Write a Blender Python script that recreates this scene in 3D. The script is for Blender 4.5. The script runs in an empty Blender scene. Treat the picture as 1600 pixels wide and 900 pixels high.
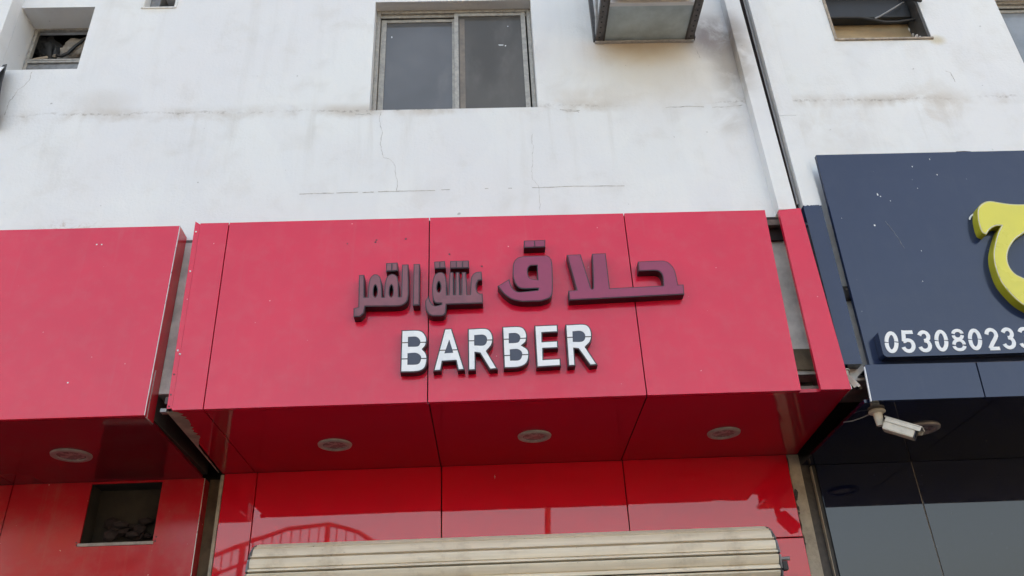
import bpy, bmesh, math, random
from mathutils import Vector, Matrix
from mathutils.geometry import tessellate_polygon

random.seed(7)
R = math.radians
scene = bpy.context.scene
COL = scene.collection

# ------------------------------------------------------------------ camera
cam_data = bpy.data.cameras.new("camera")
cam = bpy.data.objects.new("camera", cam_data)
COL.objects.link(cam)
cam_data.sensor_width = 36.0
cam_data.lens = 36.0 * 1310.33 / 1600.0
cam_data.clip_start = 0.05
cam_data.clip_end = 1000.0
pitch, yaw, roll = R(29.6629), R(2.1919), R(-2.6236)
fwd = Vector((math.sin(yaw) * math.cos(pitch), math.cos(yaw) * math.cos(pitch), math.sin(pitch)))
right0 = Vector((math.cos(yaw), -math.sin(yaw), 0))
up0 = right0.cross(fwd)
rt = right0 * math.cos(roll) + up0 * math.sin(roll)
up = up0 * math.cos(roll) - right0 * math.sin(roll)
cam.matrix_world = Matrix(((rt.x, up.x, -fwd.x, 0), (rt.y, up.y, -fwd.y, -4.3), (rt.z, up.z, -fwd.z, 1.6), (0, 0, 0, 1)))
scene.camera = cam

# ------------------------------------------------------------------ light: the street front lies in the shade of its own building
SUN_EL, SUN_AZ = R(28), R(14)          # low sun behind the building in dusty air; the street front is in open shade
world = bpy.data.worlds.new("World")
scene.world = world
world.use_nodes = True
wn = world.node_tree
bg = wn.nodes["Background"]
sky = wn.nodes.new("ShaderNodeTexSky")
sky.sky_type = 'NISHITA'
sky.sun_disc = False
sky.sun_elevation = SUN_EL
sky.sun_rotation = SUN_AZ
sky.air_density = 0.8
sky.dust_density = 6.0
sky.ozone_density = 1.0
wn.links.new(sky.outputs[0], bg.inputs[0])
bg.inputs[1].default_value = 0.15
sl = bpy.data.lights.new("sun", 'SUN')
sl.energy = 0.5
sl.angle = R(10)
sl.color = (1.0, 0.95, 0.88)
sun = bpy.data.objects.new("sun", sl)
COL.objects.link(sun)
sd = Vector((math.sin(SUN_AZ) * math.cos(SUN_EL), math.cos(SUN_AZ) * math.cos(SUN_EL), math.sin(SUN_EL)))
sun.rotation_euler = sd.to_track_quat('Z', 'Y').to_euler()
sun.location = (0, 10, 30)
scene.view_settings.view_transform = 'Standard'
scene.view_settings.look = 'None'
scene.view_settings.gamma = 1.0
scene.view_settings.use_curve_mapping = False
scene.view_settings.use_white_balance = True
scene.view_settings.white_balance_temperature = 9350
scene.view_settings.white_balance_tint = 9
scene.view_settings.exposure = 2.80

# ------------------------------------------------------------------ traced outlines, metres in the facade (x, z)
BIG = [([(0.4977, 4.2319), (0.5806, 4.2339), (0.5919, 4.1704), (0.6037, 4.1043), (0.6143, 4.0458), (0.622, 4.0047), (0.6231, 4.0008), (0.6245, 3.9974), (0.6262, 3.9951), (0.6279, 3.9942), (0.6299, 3.9949), (0.6323, 3.9971), (0.6344, 4.0003), (0.6355, 4.0043), (0.6384, 4.0457), (0.6418, 4.1047), (0.6454, 4.1714), (0.6489, 4.2354), (0.7312, 4.2365), (0.7322, 3.9961), (1.0473, 4.0036), (1.0486, 4.0199), (1.0501, 4.0368), (1.0512, 4.0527), (1.0509, 4.0661), (1.0491, 4.0761), (1.0462, 4.0842), (1.0424, 4.0908), (1.0381, 4.0963), (1.0335, 4.1006), (1.0285, 4.1037), (1.0225, 4.1056), (1.015, 4.1067), (0.9954, 4.1075), (0.9697, 4.1075), (0.9416, 4.1072), (0.9147, 4.1071), (0.9176, 4.1726), (1.049, 4.1758), (1.0576, 4.1751), (1.0663, 4.1748), (1.0748, 4.1738), (1.0829, 4.1712), (1.0907, 4.1667), (1.0983, 4.1608), (1.1053, 4.1537), (1.1117, 4.1454), (1.1173, 4.1364), (1.1224, 4.1266), (1.1267, 4.115), (1.13, 4.1005), (1.1321, 4.0805), (1.1331, 4.0566), (1.1337, 4.0313), (1.1345, 4.007), (1.1671, 4.0077), (1.1622, 3.9416), (0.4902, 3.9235), (0.4889, 3.9865), (0.5377, 3.9901)], []), ([(0.2433, 4.2323), (0.3769, 4.2319), (0.3826, 4.228), (0.3886, 4.2245), (0.3942, 4.2202), (0.3987, 4.2142), (0.4019, 4.2063), (0.4042, 4.1971), (0.4058, 4.1864), (0.4068, 4.1738), (0.4071, 4.1583), (0.4067, 4.1404), (0.4059, 4.1216), (0.4053, 4.1033), (0.3994, 3.9995), (0.3978, 3.9896), (0.3962, 3.9794), (0.3944, 3.9698), (0.3918, 3.9613), (0.3887, 3.9544), (0.3851, 3.9486), (0.3805, 3.9435), (0.374, 3.939), (0.3639, 3.9345), (0.3514, 3.9305), (0.3379, 3.9267), (0.3249, 3.9228), (0.2176, 3.9227), (0.2027, 3.9262), (0.1877, 3.9294), (0.1729, 3.9332), (0.1592, 3.9389), (0.1464, 3.9468), (0.1342, 3.9564), (0.1229, 3.9672), (0.1125, 3.9785), (0.1032, 3.9907), (0.095, 4.0039), (0.0872, 4.0175), (0.0792, 4.0309), (0.1496, 4.0763), (0.1513, 4.0655), (0.1528, 4.0546), (0.1545, 4.0441), (0.157, 4.0345), (0.1601, 4.0259), (0.1636, 4.0181), (0.1678, 4.011), (0.173, 4.0048), (0.1787, 3.9992), (0.185, 3.9941), (0.1926, 3.9904), (0.202, 3.9885), (0.2238, 3.9888), (0.2519, 3.9909), (0.2825, 3.9937), (0.3119, 3.9962), (0.314, 4.0065), (0.2884, 4.0064), (0.2619, 4.0059), (0.2374, 4.0063), (0.2178, 4.0086), (0.2066, 4.0128), (0.1981, 4.0192), (0.1914, 4.0272), (0.1855, 4.0362), (0.1802, 4.0469), (0.1762, 4.0592), (0.1732, 4.0721), (0.171, 4.0843), (0.1698, 4.0955), (0.1698, 4.1064), (0.1703, 4.1172), (0.1705, 4.128), (0.1715, 4.1416), (0.1724, 4.1554), (0.1737, 4.1687), (0.1764, 4.1808), (0.1804, 4.1916), (0.1854, 4.2015), (0.1916, 4.2103), (0.1992, 4.2175), (0.2087, 4.2228), (0.2199, 4.2263), (0.2317, 4.2291)], [[(0.27, 4.1567), (0.2725, 4.1594), (0.2751, 4.1613), (0.278, 4.1626), (0.2817, 4.1634), (0.2887, 4.164), (0.2974, 4.1642), (0.3068, 4.1641), (0.3159, 4.1642), (0.3143, 4.066), (0.3028, 4.0685), (0.2908, 4.0707), (0.2798, 4.0735), (0.2713, 4.0778), (0.266, 4.084), (0.2629, 4.0916), (0.2613, 4.0998), (0.26, 4.1078), (0.2592, 4.1157), (0.2591, 4.1238), (0.2597, 4.1317), (0.2608, 4.1385), (0.2624, 4.1442), (0.2647, 4.1491), (0.2673, 4.1533)]]), ([(0.2468, 4.341), (0.3758, 4.3418), (0.3735, 4.2916), (0.2444, 4.2891)], [])]
SMALL = [([(-0.0119, 4.1317), (-0.0188, 4.1316), (-0.0257, 4.1317), (-0.0325, 4.1314), (-0.039, 4.1301), (-0.0452, 4.1278), (-0.0513, 4.1248), (-0.057, 4.1209), (-0.0619, 4.1159), (-0.0662, 4.11), (-0.07, 4.1032), (-0.073, 4.095), (-0.0752, 4.085), (-0.0774, 4.0638), (-0.0792, 4.0368), (-0.0808, 4.0076), (-0.0824, 3.9798), (-0.0978, 3.9802), (-0.1029, 4.1312), (-0.1284, 4.1311), (-0.1327, 3.9813), (-0.1411, 3.9816), (-0.1419, 4.1316), (-0.1646, 4.1323), (-0.1684, 3.9824), (-0.1761, 3.9827), (-0.1774, 4.1326), (-0.2008, 4.1325), (-0.2061, 3.982), (-0.2166, 3.9823), (-0.2169, 4.006), (-0.2172, 4.0305), (-0.2177, 4.0536), (-0.2186, 4.0731), (-0.2198, 4.0863), (-0.2213, 4.0978), (-0.2235, 4.1076), (-0.2263, 4.116), (-0.23, 4.1227), (-0.2345, 4.1277), (-0.2394, 4.1314), (-0.2447, 4.1339), (-0.2506, 4.1353), (-0.257, 4.1354), (-0.2635, 4.1343), (-0.2695, 4.1321), (-0.2752, 4.129), (-0.2807, 4.1249), (-0.2857, 4.1193), (-0.29, 4.1122), (-0.2933, 4.103), (-0.2959, 4.0921), (-0.2979, 4.08), (-0.2996, 4.0674), (-0.3009, 4.054), (-0.3017, 4.0398), (-0.3021, 4.0251), (-0.3019, 4.0107), (-0.3013, 3.9959), (-0.3002, 3.9806), (-0.2984, 3.9663), (-0.296, 3.9544), (-0.2929, 3.9454), (-0.2892, 3.9382), (-0.2846, 3.9326), (-0.2791, 3.9284), (-0.2723, 3.9262), (-0.2644, 3.9257), (-0.256, 3.926), (-0.2479, 3.9259), (-0.2479, 3.9195), (-0.2578, 3.9169), (-0.2679, 3.9137), (-0.2775, 3.9116), (-0.286, 3.912), (-0.293, 3.9157), (-0.299, 3.9216), (-0.3043, 3.9291), (-0.309, 3.9373), (-0.3131, 3.9466), (-0.3164, 3.9572), (-0.3194, 3.9683), (-0.3226, 3.9792), (-0.3404, 3.9439), (-0.3403, 3.934), (-0.3404, 3.9243), (-0.3401, 3.9144), (-0.3385, 3.9042), (-0.3354, 3.8929), (-0.3313, 3.8808), (-0.3265, 3.8695), (-0.3215, 3.8605), (-0.3163, 3.8546), (-0.3107, 3.851), (-0.305, 3.8482), (-0.2993, 3.845), (-0.2838, 3.8446), (-0.2675, 3.844), (-0.2526, 3.844), (-0.2409, 3.8455), (-0.2343, 3.8481), (-0.2297, 3.8521), (-0.2264, 3.8577), (-0.2236, 3.8652), (-0.2214, 3.876), (-0.2201, 3.8894), (-0.2192, 3.9038), (-0.2181, 3.9178), (-0.0089, 3.9192), (-0.0095, 3.9839), (-0.0142, 3.9837), (-0.0189, 3.9831), (-0.0235, 3.9831), (-0.0277, 3.9845), (-0.0317, 3.9873), (-0.0356, 3.9911), (-0.0389, 3.9961), (-0.0414, 4.0026), (-0.043, 4.0115), (-0.0439, 4.0223), (-0.0441, 4.0334), (-0.0434, 4.0432), (-0.0417, 4.0511), (-0.039, 4.0581), (-0.0359, 4.0647), (-0.033, 4.0714), (-0.0103, 4.074)], [[(-0.2623, 4.0711), (-0.2597, 4.0682), (-0.257, 4.0617), (-0.2546, 4.0536), (-0.253, 4.0456), (-0.2523, 4.0375), (-0.2522, 4.0287), (-0.2527, 4.0202), (-0.2537, 4.0132), (-0.2553, 4.008), (-0.2576, 4.0036), (-0.2602, 4.0007), (-0.2627, 3.9998), (-0.2654, 4.0014), (-0.2682, 4.0051), (-0.2708, 4.0102), (-0.2726, 4.0162), (-0.2734, 4.0238), (-0.2735, 4.033), (-0.2731, 4.0423), (-0.272, 4.0503), (-0.2702, 4.0575), (-0.2677, 4.0644), (-0.2649, 4.0695)]]), ([(-0.2913, 4.2086), (-0.227, 4.2117), (-0.2228, 4.1614), (-0.2888, 4.1593)], []), ([(-0.197, 4.2108), (-0.0861, 4.2108), (-0.0861, 4.1581), (-0.1972, 4.159)], []), ([(-0.4116, 4.1963), (-0.3753, 4.1961), (-0.3733, 3.9179), (-0.4113, 3.9168)], []), ([(-0.4798, 4.1934), (-0.4429, 4.1948), (-0.4364, 3.9908), (-0.4383, 3.9783), (-0.4398, 3.9655), (-0.442, 3.9534), (-0.4458, 3.9432), (-0.4518, 3.935), (-0.4593, 3.9282), (-0.4677, 3.9229), (-0.4764, 3.9188), (-0.4854, 3.9164), (-0.4949, 3.9157), (-0.5047, 3.9156), (-0.5143, 3.9152), (-0.6835, 3.919), (-0.6884, 3.876), (-0.7099, 3.8541), (-0.7469, 3.8537), (-0.7491, 3.9092), (-0.7227, 3.9171), (-0.7293, 4.1297), (-0.699, 4.1304), (-0.6913, 3.9811), (-0.6718, 3.9805), (-0.6714, 4.0039), (-0.6712, 4.0282), (-0.6707, 4.0512), (-0.6696, 4.0706), (-0.6681, 4.0846), (-0.6662, 4.0965), (-0.6634, 4.1067), (-0.6596, 4.1153), (-0.6543, 4.1225), (-0.6477, 4.1283), (-0.6406, 4.1321), (-0.6336, 4.1334), (-0.6264, 4.1317), (-0.6188, 4.1275), (-0.6117, 4.1212), (-0.6061, 4.1136), (-0.6022, 4.1047), (-0.5996, 4.0943), (-0.5977, 4.0823), (-0.5959, 4.0684), (-0.5939, 4.0488), (-0.592, 4.0258), (-0.5902, 4.0014), (-0.5884, 3.9779), (-0.5773, 3.9775), (-0.577, 4.0033), (-0.577, 4.03), (-0.5765, 4.0551), (-0.5752, 4.0759), (-0.573, 4.0894), (-0.5698, 4.1008), (-0.5658, 4.1102), (-0.5611, 4.118), (-0.5554, 4.1242), (-0.5488, 4.1287), (-0.5417, 4.1314), (-0.5348, 4.132), (-0.5276, 4.1304), (-0.5201, 4.1268), (-0.5131, 4.1215), (-0.5075, 4.1147), (-0.5036, 4.1067), (-0.5011, 4.0972), (-0.4993, 4.0862), (-0.4979, 4.0735), (-0.4964, 4.0533), (-0.4952, 4.029), (-0.4942, 4.0031), (-0.4932, 3.9781), (-0.48, 3.9777)], [[(-0.6313, 4.0597), (-0.6286, 4.0575), (-0.6255, 4.052), (-0.6226, 4.0446), (-0.6206, 4.0367), (-0.6195, 4.0277), (-0.6189, 4.0171), (-0.619, 4.0067), (-0.6198, 3.9981), (-0.6213, 3.9911), (-0.6235, 3.985), (-0.6261, 3.9807), (-0.6287, 3.9791), (-0.6315, 3.9809), (-0.6345, 3.9853), (-0.6373, 3.9916), (-0.6393, 3.9987), (-0.6402, 4.0073), (-0.6405, 4.0178), (-0.6403, 4.0283), (-0.6395, 4.0373), (-0.6381, 4.0451), (-0.6361, 4.0524), (-0.6337, 4.0577)], [(-0.5381, 4.0568), (-0.5356, 4.0547), (-0.533, 4.0492), (-0.5306, 4.0418), (-0.529, 4.0339), (-0.528, 4.0248), (-0.5276, 4.0143), (-0.5278, 4.0039), (-0.5285, 3.9952), (-0.5299, 3.9883), (-0.532, 3.9822), (-0.5345, 3.9779), (-0.5369, 3.9763), (-0.5396, 3.978), (-0.5427, 3.9825), (-0.5454, 3.9887), (-0.5473, 3.9958), (-0.5482, 4.0045), (-0.5484, 4.0149), (-0.5481, 4.0255), (-0.5472, 4.0344), (-0.5455, 4.0422), (-0.5432, 4.0495), (-0.5406, 4.0548)]]), ([(-0.5748, 4.2071), (-0.5065, 4.2092), (-0.5035, 4.1517), (-0.5721, 4.1496)], [])]
BARBER = [([(-0.4737, 3.7655), (-0.4492, 3.7655), (-0.4237, 3.7658), (-0.4001, 3.7657), (-0.3811, 3.7644), (-0.3708, 3.7623), (-0.3624, 3.7591), (-0.3551, 3.7547), (-0.3484, 3.7487), (-0.342, 3.7409), (-0.3362, 3.7315), (-0.3315, 3.7212), (-0.3285, 3.7109), (-0.3274, 3.7003), (-0.328, 3.6891), (-0.3297, 3.6783), (-0.3321, 3.6687), (-0.3355, 3.6611), (-0.3399, 3.6546), (-0.3448, 3.6487), (-0.3495, 3.6425), (-0.3443, 3.636), (-0.3388, 3.6297), (-0.3338, 3.623), (-0.3299, 3.6153), (-0.3272, 3.6062), (-0.3252, 3.5963), (-0.3243, 3.5856), (-0.3247, 3.5745), (-0.3262, 3.5621), (-0.3287, 3.5486), (-0.3327, 3.5357), (-0.3385, 3.5252), (-0.346, 3.5176), (-0.3551, 3.5118), (-0.3661, 3.5077), (-0.3794, 3.5049), (-0.3993, 3.5034), (-0.4234, 3.5035), (-0.4493, 3.5042), (-0.4742, 3.5046)], [[(-0.4346, 3.7206), (-0.4231, 3.7209), (-0.4113, 3.7215), (-0.4002, 3.7215), (-0.3909, 3.7201), (-0.384, 3.717), (-0.3786, 3.7126), (-0.3745, 3.7075), (-0.3712, 3.7024), (-0.3688, 3.6971), (-0.3675, 3.6916), (-0.3671, 3.686), (-0.3677, 3.6807), (-0.369, 3.6751), (-0.3712, 3.6695), (-0.3747, 3.6646), (-0.3803, 3.6614), (-0.3907, 3.6598), (-0.4043, 3.6597), (-0.4191, 3.6602), (-0.4333, 3.6604)], [(-0.4348, 3.6187), (-0.4229, 3.6191), (-0.4107, 3.6199), (-0.3991, 3.6201), (-0.3892, 3.6189), (-0.3811, 3.6162), (-0.3744, 3.6122), (-0.369, 3.6074), (-0.365, 3.6022), (-0.3623, 3.5966), (-0.3611, 3.5904), (-0.3611, 3.5839), (-0.3622, 3.5775), (-0.3641, 3.5706), (-0.3668, 3.5632), (-0.3714, 3.5565), (-0.3786, 3.5518), (-0.3897, 3.5497), (-0.4039, 3.5494), (-0.4193, 3.55), (-0.4341, 3.5501)]], [[(-0.4847, 3.688), (-0.4339, 3.6882), (-0.4338, 3.6828), (-0.4845, 3.6826)], [(-0.3678, 3.6869), (-0.3194, 3.6872), (-0.3193, 3.6818), (-0.3677, 3.6815)], [(-0.482, 3.5884), (-0.4334, 3.5877), (-0.4332, 3.5825), (-0.4819, 3.5832)], [(-0.3632, 3.5872), (-0.3169, 3.5875), (-0.3168, 3.5822), (-0.3631, 3.5819)]]), ([(-0.2306, 3.7669), (-0.189, 3.7683), (-0.1179, 3.5084), (-0.1576, 3.5063), (-0.1683, 3.5642), (-0.2401, 3.5621), (-0.2496, 3.5075), (-0.2931, 3.5055)], [[(-0.2039, 3.6952), (-0.1832, 3.6158), (-0.2297, 3.6138)]], [[(-0.2667, 3.6345), (-0.2241, 3.634), (-0.2249, 3.6287), (-0.2675, 3.6292)], [(-0.1871, 3.6337), (-0.1421, 3.6349), (-0.1413, 3.6296), (-0.1864, 3.6283)]]), ([(-0.0993, 3.7627), (-0.0735, 3.7635), (-0.0466, 3.7645), (-0.0217, 3.7651), (-0.0021, 3.7642), (0.0078, 3.7622), (0.0158, 3.7588), (0.0226, 3.7539), (0.0285, 3.7476), (0.0339, 3.7396), (0.0384, 3.7299), (0.0418, 3.7191), (0.0437, 3.708), (0.0442, 3.6961), (0.0434, 3.6833), (0.0412, 3.6705), (0.0374, 3.6586), (0.0316, 3.6479), (0.0238, 3.638), (0.0154, 3.6283), (0.0073, 3.6185), (0.0642, 3.5077), (0.0188, 3.5048), (-0.0348, 3.6057), (-0.0572, 3.6099), (-0.0575, 3.5047), (-0.1004, 3.5035)], [[(-0.0617, 3.7196), (-0.0488, 3.7203), (-0.0354, 3.7213), (-0.023, 3.7218), (-0.0129, 3.7207), (-0.0059, 3.7179), (-0.0005, 3.7138), (0.0035, 3.7086), (0.0062, 3.7029), (0.0076, 3.696), (0.0077, 3.688), (0.0066, 3.68), (0.0046, 3.6731), (0.002, 3.6673), (-0.0014, 3.6619), (-0.0062, 3.6576), (-0.0128, 3.6549), (-0.023, 3.6539), (-0.0357, 3.6544), (-0.0495, 3.6556), (-0.0628, 3.6565)]], [[(-0.1092, 3.6876), (-0.0623, 3.6879), (-0.0624, 3.6825), (-0.1093, 3.6822)], [(0.0059, 3.6893), (0.0529, 3.6896), (0.0528, 3.6842), (0.0057, 3.6839)]]), ([(0.0962, 3.7693), (0.1201, 3.7698), (0.1448, 3.7706), (0.1678, 3.7709), (0.1864, 3.7701), (0.1971, 3.7685), (0.206, 3.7659), (0.2136, 3.762), (0.2202, 3.7562), (0.226, 3.748), (0.2307, 3.7377), (0.2342, 3.7266), (0.2362, 3.7155), (0.2364, 3.704), (0.235, 3.6918), (0.2325, 3.6802), (0.2291, 3.6704), (0.2246, 3.6632), (0.219, 3.6577), (0.2129, 3.6529), (0.207, 3.6478), (0.2149, 3.642), (0.2232, 3.6366), (0.2308, 3.6306), (0.2366, 3.6236), (0.2403, 3.6152), (0.2425, 3.6059), (0.2433, 3.5959), (0.2427, 3.5851), (0.2408, 3.5729), (0.2376, 3.5593), (0.2327, 3.5463), (0.2258, 3.5355), (0.2171, 3.5274), (0.2066, 3.5211), (0.194, 3.5162), (0.1792, 3.5126), (0.1612, 3.5107), (0.1403, 3.5104), (0.1184, 3.5108), (0.097, 3.5109)], [[(0.1338, 3.7251), (0.1445, 3.7254), (0.1556, 3.7259), (0.166, 3.726), (0.1746, 3.7247), (0.1813, 3.7218), (0.1866, 3.7176), (0.1906, 3.7128), (0.1934, 3.7077), (0.1951, 3.7024), (0.1954, 3.6965), (0.1948, 3.6906), (0.1932, 3.6851), (0.1912, 3.6798), (0.1884, 3.6744), (0.1844, 3.6698), (0.1786, 3.6666), (0.1691, 3.665), (0.1571, 3.6646), (0.1441, 3.6647), (0.1315, 3.6646)], [(0.1356, 3.6241), (0.1469, 3.6247), (0.1584, 3.6255), (0.1693, 3.6257), (0.1784, 3.6245), (0.1857, 3.6216), (0.1917, 3.6174), (0.1962, 3.6124), (0.1994, 3.6069), (0.2012, 3.6008), (0.2016, 3.594), (0.2008, 3.5869), (0.199, 3.5804), (0.1967, 3.574), (0.1934, 3.5676), (0.1888, 3.562), (0.182, 3.558), (0.1723, 3.5562), (0.1602, 3.5561), (0.1472, 3.5567), (0.1347, 3.5569)]], [[(0.0854, 3.6913), (0.1326, 3.6916), (0.1324, 3.6862), (0.0853, 3.6859)], [(0.1937, 3.6941), (0.2441, 3.6943), (0.2438, 3.6889), (0.1934, 3.6887)], [(0.0861, 3.5902), (0.1351, 3.5904), (0.1349, 3.5851), (0.0859, 3.5849)], [(0.1996, 3.5919), (0.2512, 3.5928), (0.2509, 3.5875), (0.1993, 3.5866)]]), ([(0.2791, 3.7708), (0.414, 3.773), (0.4123, 3.7235), (0.3231, 3.7218), (0.3209, 3.6693), (0.4089, 3.6719), (0.4065, 3.6243), (0.3222, 3.6226), (0.3201, 3.5597), (0.416, 3.5618), (0.4143, 3.5145), (0.2789, 3.5102)], [], []), ([(0.4559, 3.7717), (0.4838, 3.7724), (0.5129, 3.7735), (0.5396, 3.7739), (0.5606, 3.7729), (0.5708, 3.7708), (0.5789, 3.7672), (0.5856, 3.7621), (0.5913, 3.7554), (0.5963, 3.7467), (0.6002, 3.7362), (0.6029, 3.7247), (0.604, 3.7128), (0.6036, 3.7), (0.6016, 3.6861), (0.5983, 3.6726), (0.5937, 3.6605), (0.5874, 3.6505), (0.5793, 3.6419), (0.5706, 3.6339), (0.5623, 3.6255), (0.6189, 3.5148), (0.5752, 3.5118), (0.5176, 3.6145), (0.4968, 3.6178), (0.4951, 3.5127), (0.4534, 3.5115)], [[(0.4952, 3.7254), (0.5068, 3.7262), (0.5188, 3.7273), (0.5301, 3.7278), (0.5396, 3.7267), (0.5471, 3.7238), (0.5532, 3.7196), (0.5578, 3.7144), (0.5611, 3.7087), (0.5628, 3.702), (0.5631, 3.6942), (0.5622, 3.6864), (0.5603, 3.6796), (0.5576, 3.6738), (0.554, 3.6685), (0.5491, 3.6642), (0.5425, 3.6612), (0.5321, 3.6599), (0.5193, 3.66), (0.5054, 3.6607), (0.492, 3.6611)]], [[(0.4437, 3.6916), (0.4935, 3.6918), (0.4931, 3.6863), (0.4433, 3.6861)], [(0.5613, 3.6923), (0.6113, 3.6925), (0.6108, 3.6871), (0.5609, 3.6869)]])]
YELLOW = [(0.8988, 0.9557), (0.9087, 0.9699), (0.9201, 0.9815), (0.9324, 0.991), (0.9448, 0.9986), (0.9567, 1.0046), (0.9687, 1.0087), (0.9815, 1.0108), (0.9957, 1.0113), (1.0119, 1.0092), (1.0297, 1.0047), (1.0479, 0.9996), (1.0656, 0.9953), (1.0822, 0.9919), (1.0982, 0.9888), (1.1146, 0.9861), (1.132, 0.984), (1.1497, 0.9826), (1.1676, 0.9818), (1.1875, 0.9815), (1.2112, 0.9818), (1.243, 0.9833), (1.2801, 0.9857), (1.3185, 0.9881), (1.354, 0.9895), (1.3855, 0.9895), (1.4151, 0.9885), (1.444, 0.9873), (1.4733, 0.9862), (1.4664, 0.9107), (1.4388, 0.9044), (1.411, 0.8982), (1.3837, 0.8918), (1.3578, 0.885), (1.3342, 0.878), (1.312, 0.8708), (1.2902, 0.8628), (1.2676, 0.8532), (1.2426, 0.8407), (1.2165, 0.8263), (1.1916, 0.8118), (1.1704, 0.7991), (1.1554, 0.7896), (1.143, 0.7809), (1.1317, 0.7727), (1.1197, 0.7645), (1.107, 0.7569), (1.0942, 0.7499), (1.0813, 0.7422), (1.0681, 0.7324), (1.054, 0.7201), (1.0394, 0.7059), (1.0252, 0.6907), (1.0126, 0.6753), (1.0015, 0.6596), (0.9915, 0.6433), (0.983, 0.6269), (0.9763, 0.6105), (0.9715, 0.594), (0.9683, 0.5773), (0.9668, 0.561), (0.9671, 0.5458), (0.9692, 0.5315), (0.9732, 0.518), (0.9786, 0.5057), (0.9851, 0.4948), (0.9922, 0.4862), (1.0004, 0.4795), (1.01, 0.4732), (1.0215, 0.466), (1.0346, 0.4573), (1.0492, 0.4478), (1.0661, 0.4385), (1.0857, 0.4302), (1.1091, 0.4229), (1.1356, 0.4161), (1.1636, 0.4103), (1.1915, 0.406), (1.2206, 0.4038), (1.2512, 0.4035), (1.2802, 0.4035), (1.3043, 0.4025), (1.3203, 0.4003), (1.3332, 0.3971), (1.3448, 0.3937), (1.357, 0.3904), (1.2917, 0.2884), (1.2722, 0.2782), (1.2531, 0.2678), (1.2334, 0.258), (1.2121, 0.2498), (1.1884, 0.2433), (1.1629, 0.2378), (1.1371, 0.2341), (1.1125, 0.2325), (1.0887, 0.2337), (1.0651, 0.2372), (1.0431, 0.2421), (1.0242, 0.2475), (1.0093, 0.2534), (0.9975, 0.2602), (0.9873, 0.2676), (0.9774, 0.2755), (0.9679, 0.2833), (0.9592, 0.2913), (0.951, 0.3004), (0.9424, 0.3115), (0.9332, 0.3251), (0.9238, 0.3407), (0.9147, 0.3576), (0.9064, 0.3748), (0.8987, 0.392), (0.8915, 0.4097), (0.8853, 0.4285), (0.8809, 0.4491), (0.8784, 0.4725), (0.8777, 0.4982), (0.8782, 0.5242), (0.8797, 0.5484), (0.8821, 0.5703), (0.8857, 0.591), (0.8902, 0.6106), (0.8954, 0.6293), (0.9011, 0.6463), (0.9076, 0.6618), (0.915, 0.6773), (0.9235, 0.6944), (0.9337, 0.7145), (0.9454, 0.7364), (0.9575, 0.7579), (0.9688, 0.7768), (0.979, 0.7919), (0.9887, 0.8046), (0.9982, 0.8164), (1.0078, 0.8287), (0.9993, 0.8289), (0.9908, 0.8293), (0.9821, 0.8292), (0.973, 0.8274), (0.963, 0.8239), (0.9525, 0.819), (0.942, 0.813), (0.9319, 0.806), (0.9225, 0.7976), (0.9134, 0.7878), (0.9045, 0.7776), (0.8955, 0.7676), (0.8888, 0.7723), (0.8816, 0.7761), (0.8753, 0.7815), (0.8713, 0.7908), (0.8698, 0.8073), (0.8701, 0.8284), (0.8719, 0.8514), (0.8749, 0.8735), (0.8789, 0.895), (0.8842, 0.917), (0.8908, 0.9379)]
BOARD = [(0.0608, 0.1286), (0.0623, 0.131), (0.0637, 0.1334), (0.0653, 0.1357), (0.0674, 0.1375), (0.0701, 0.1387), (0.0731, 0.1395), (0.0765, 0.1399), (0.0804, 0.1401), (0.1306, 0.1406), (0.2014, 0.141), (0.2804, 0.1414), (0.3554, 0.1418), (0.9203, 0.1454), (1.7195, 0.1512), (1.6547, -0.0072), (0.8656, -0.0202), (0.3103, -0.0225), (0.2481, -0.0223), (0.1827, -0.0222), (0.124, -0.0219), (0.0818, -0.0211), (0.0759, -0.0204), (0.0713, -0.0189), (0.0675, -0.0165), (0.0644, -0.0135), (0.0618, -0.0098), (0.06, -0.0055), (0.0588, -0.0003), (0.0583, 0.0062), (0.0583, 0.0293), (0.059, 0.0606), (0.0599, 0.0953)]
DIGITS = [('0', (0.0973, 0.1408), (0.1749, 0.142), (0.0702, -0.0078)), ('5', (0.1922, 0.1396), (0.2694, 0.139), (0.171, -0.0063)), ('3', (0.2867, 0.1409), (0.3634, 0.1403), (0.2677, -0.0064)), ('0', (0.3865, 0.1426), (0.4623, 0.1421), (0.3617, -0.0065)), ('8', (0.4841, 0.1438), (0.5611, 0.1432), (0.4619, -0.0049)), ('0', (0.5827, 0.1438), (0.6597, 0.1432), (0.5564, -0.0044)), ('2', (0.6796, 0.1438), (0.7556, 0.1433), (0.6652, -0.0031)), ('3', (0.7756, 0.1438), (0.8517, 0.1433), (0.7568, -0.0037)), ('3', (0.8745, 0.1438), (0.9507, 0.1433), (0.8545, -0.0032))]
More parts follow.
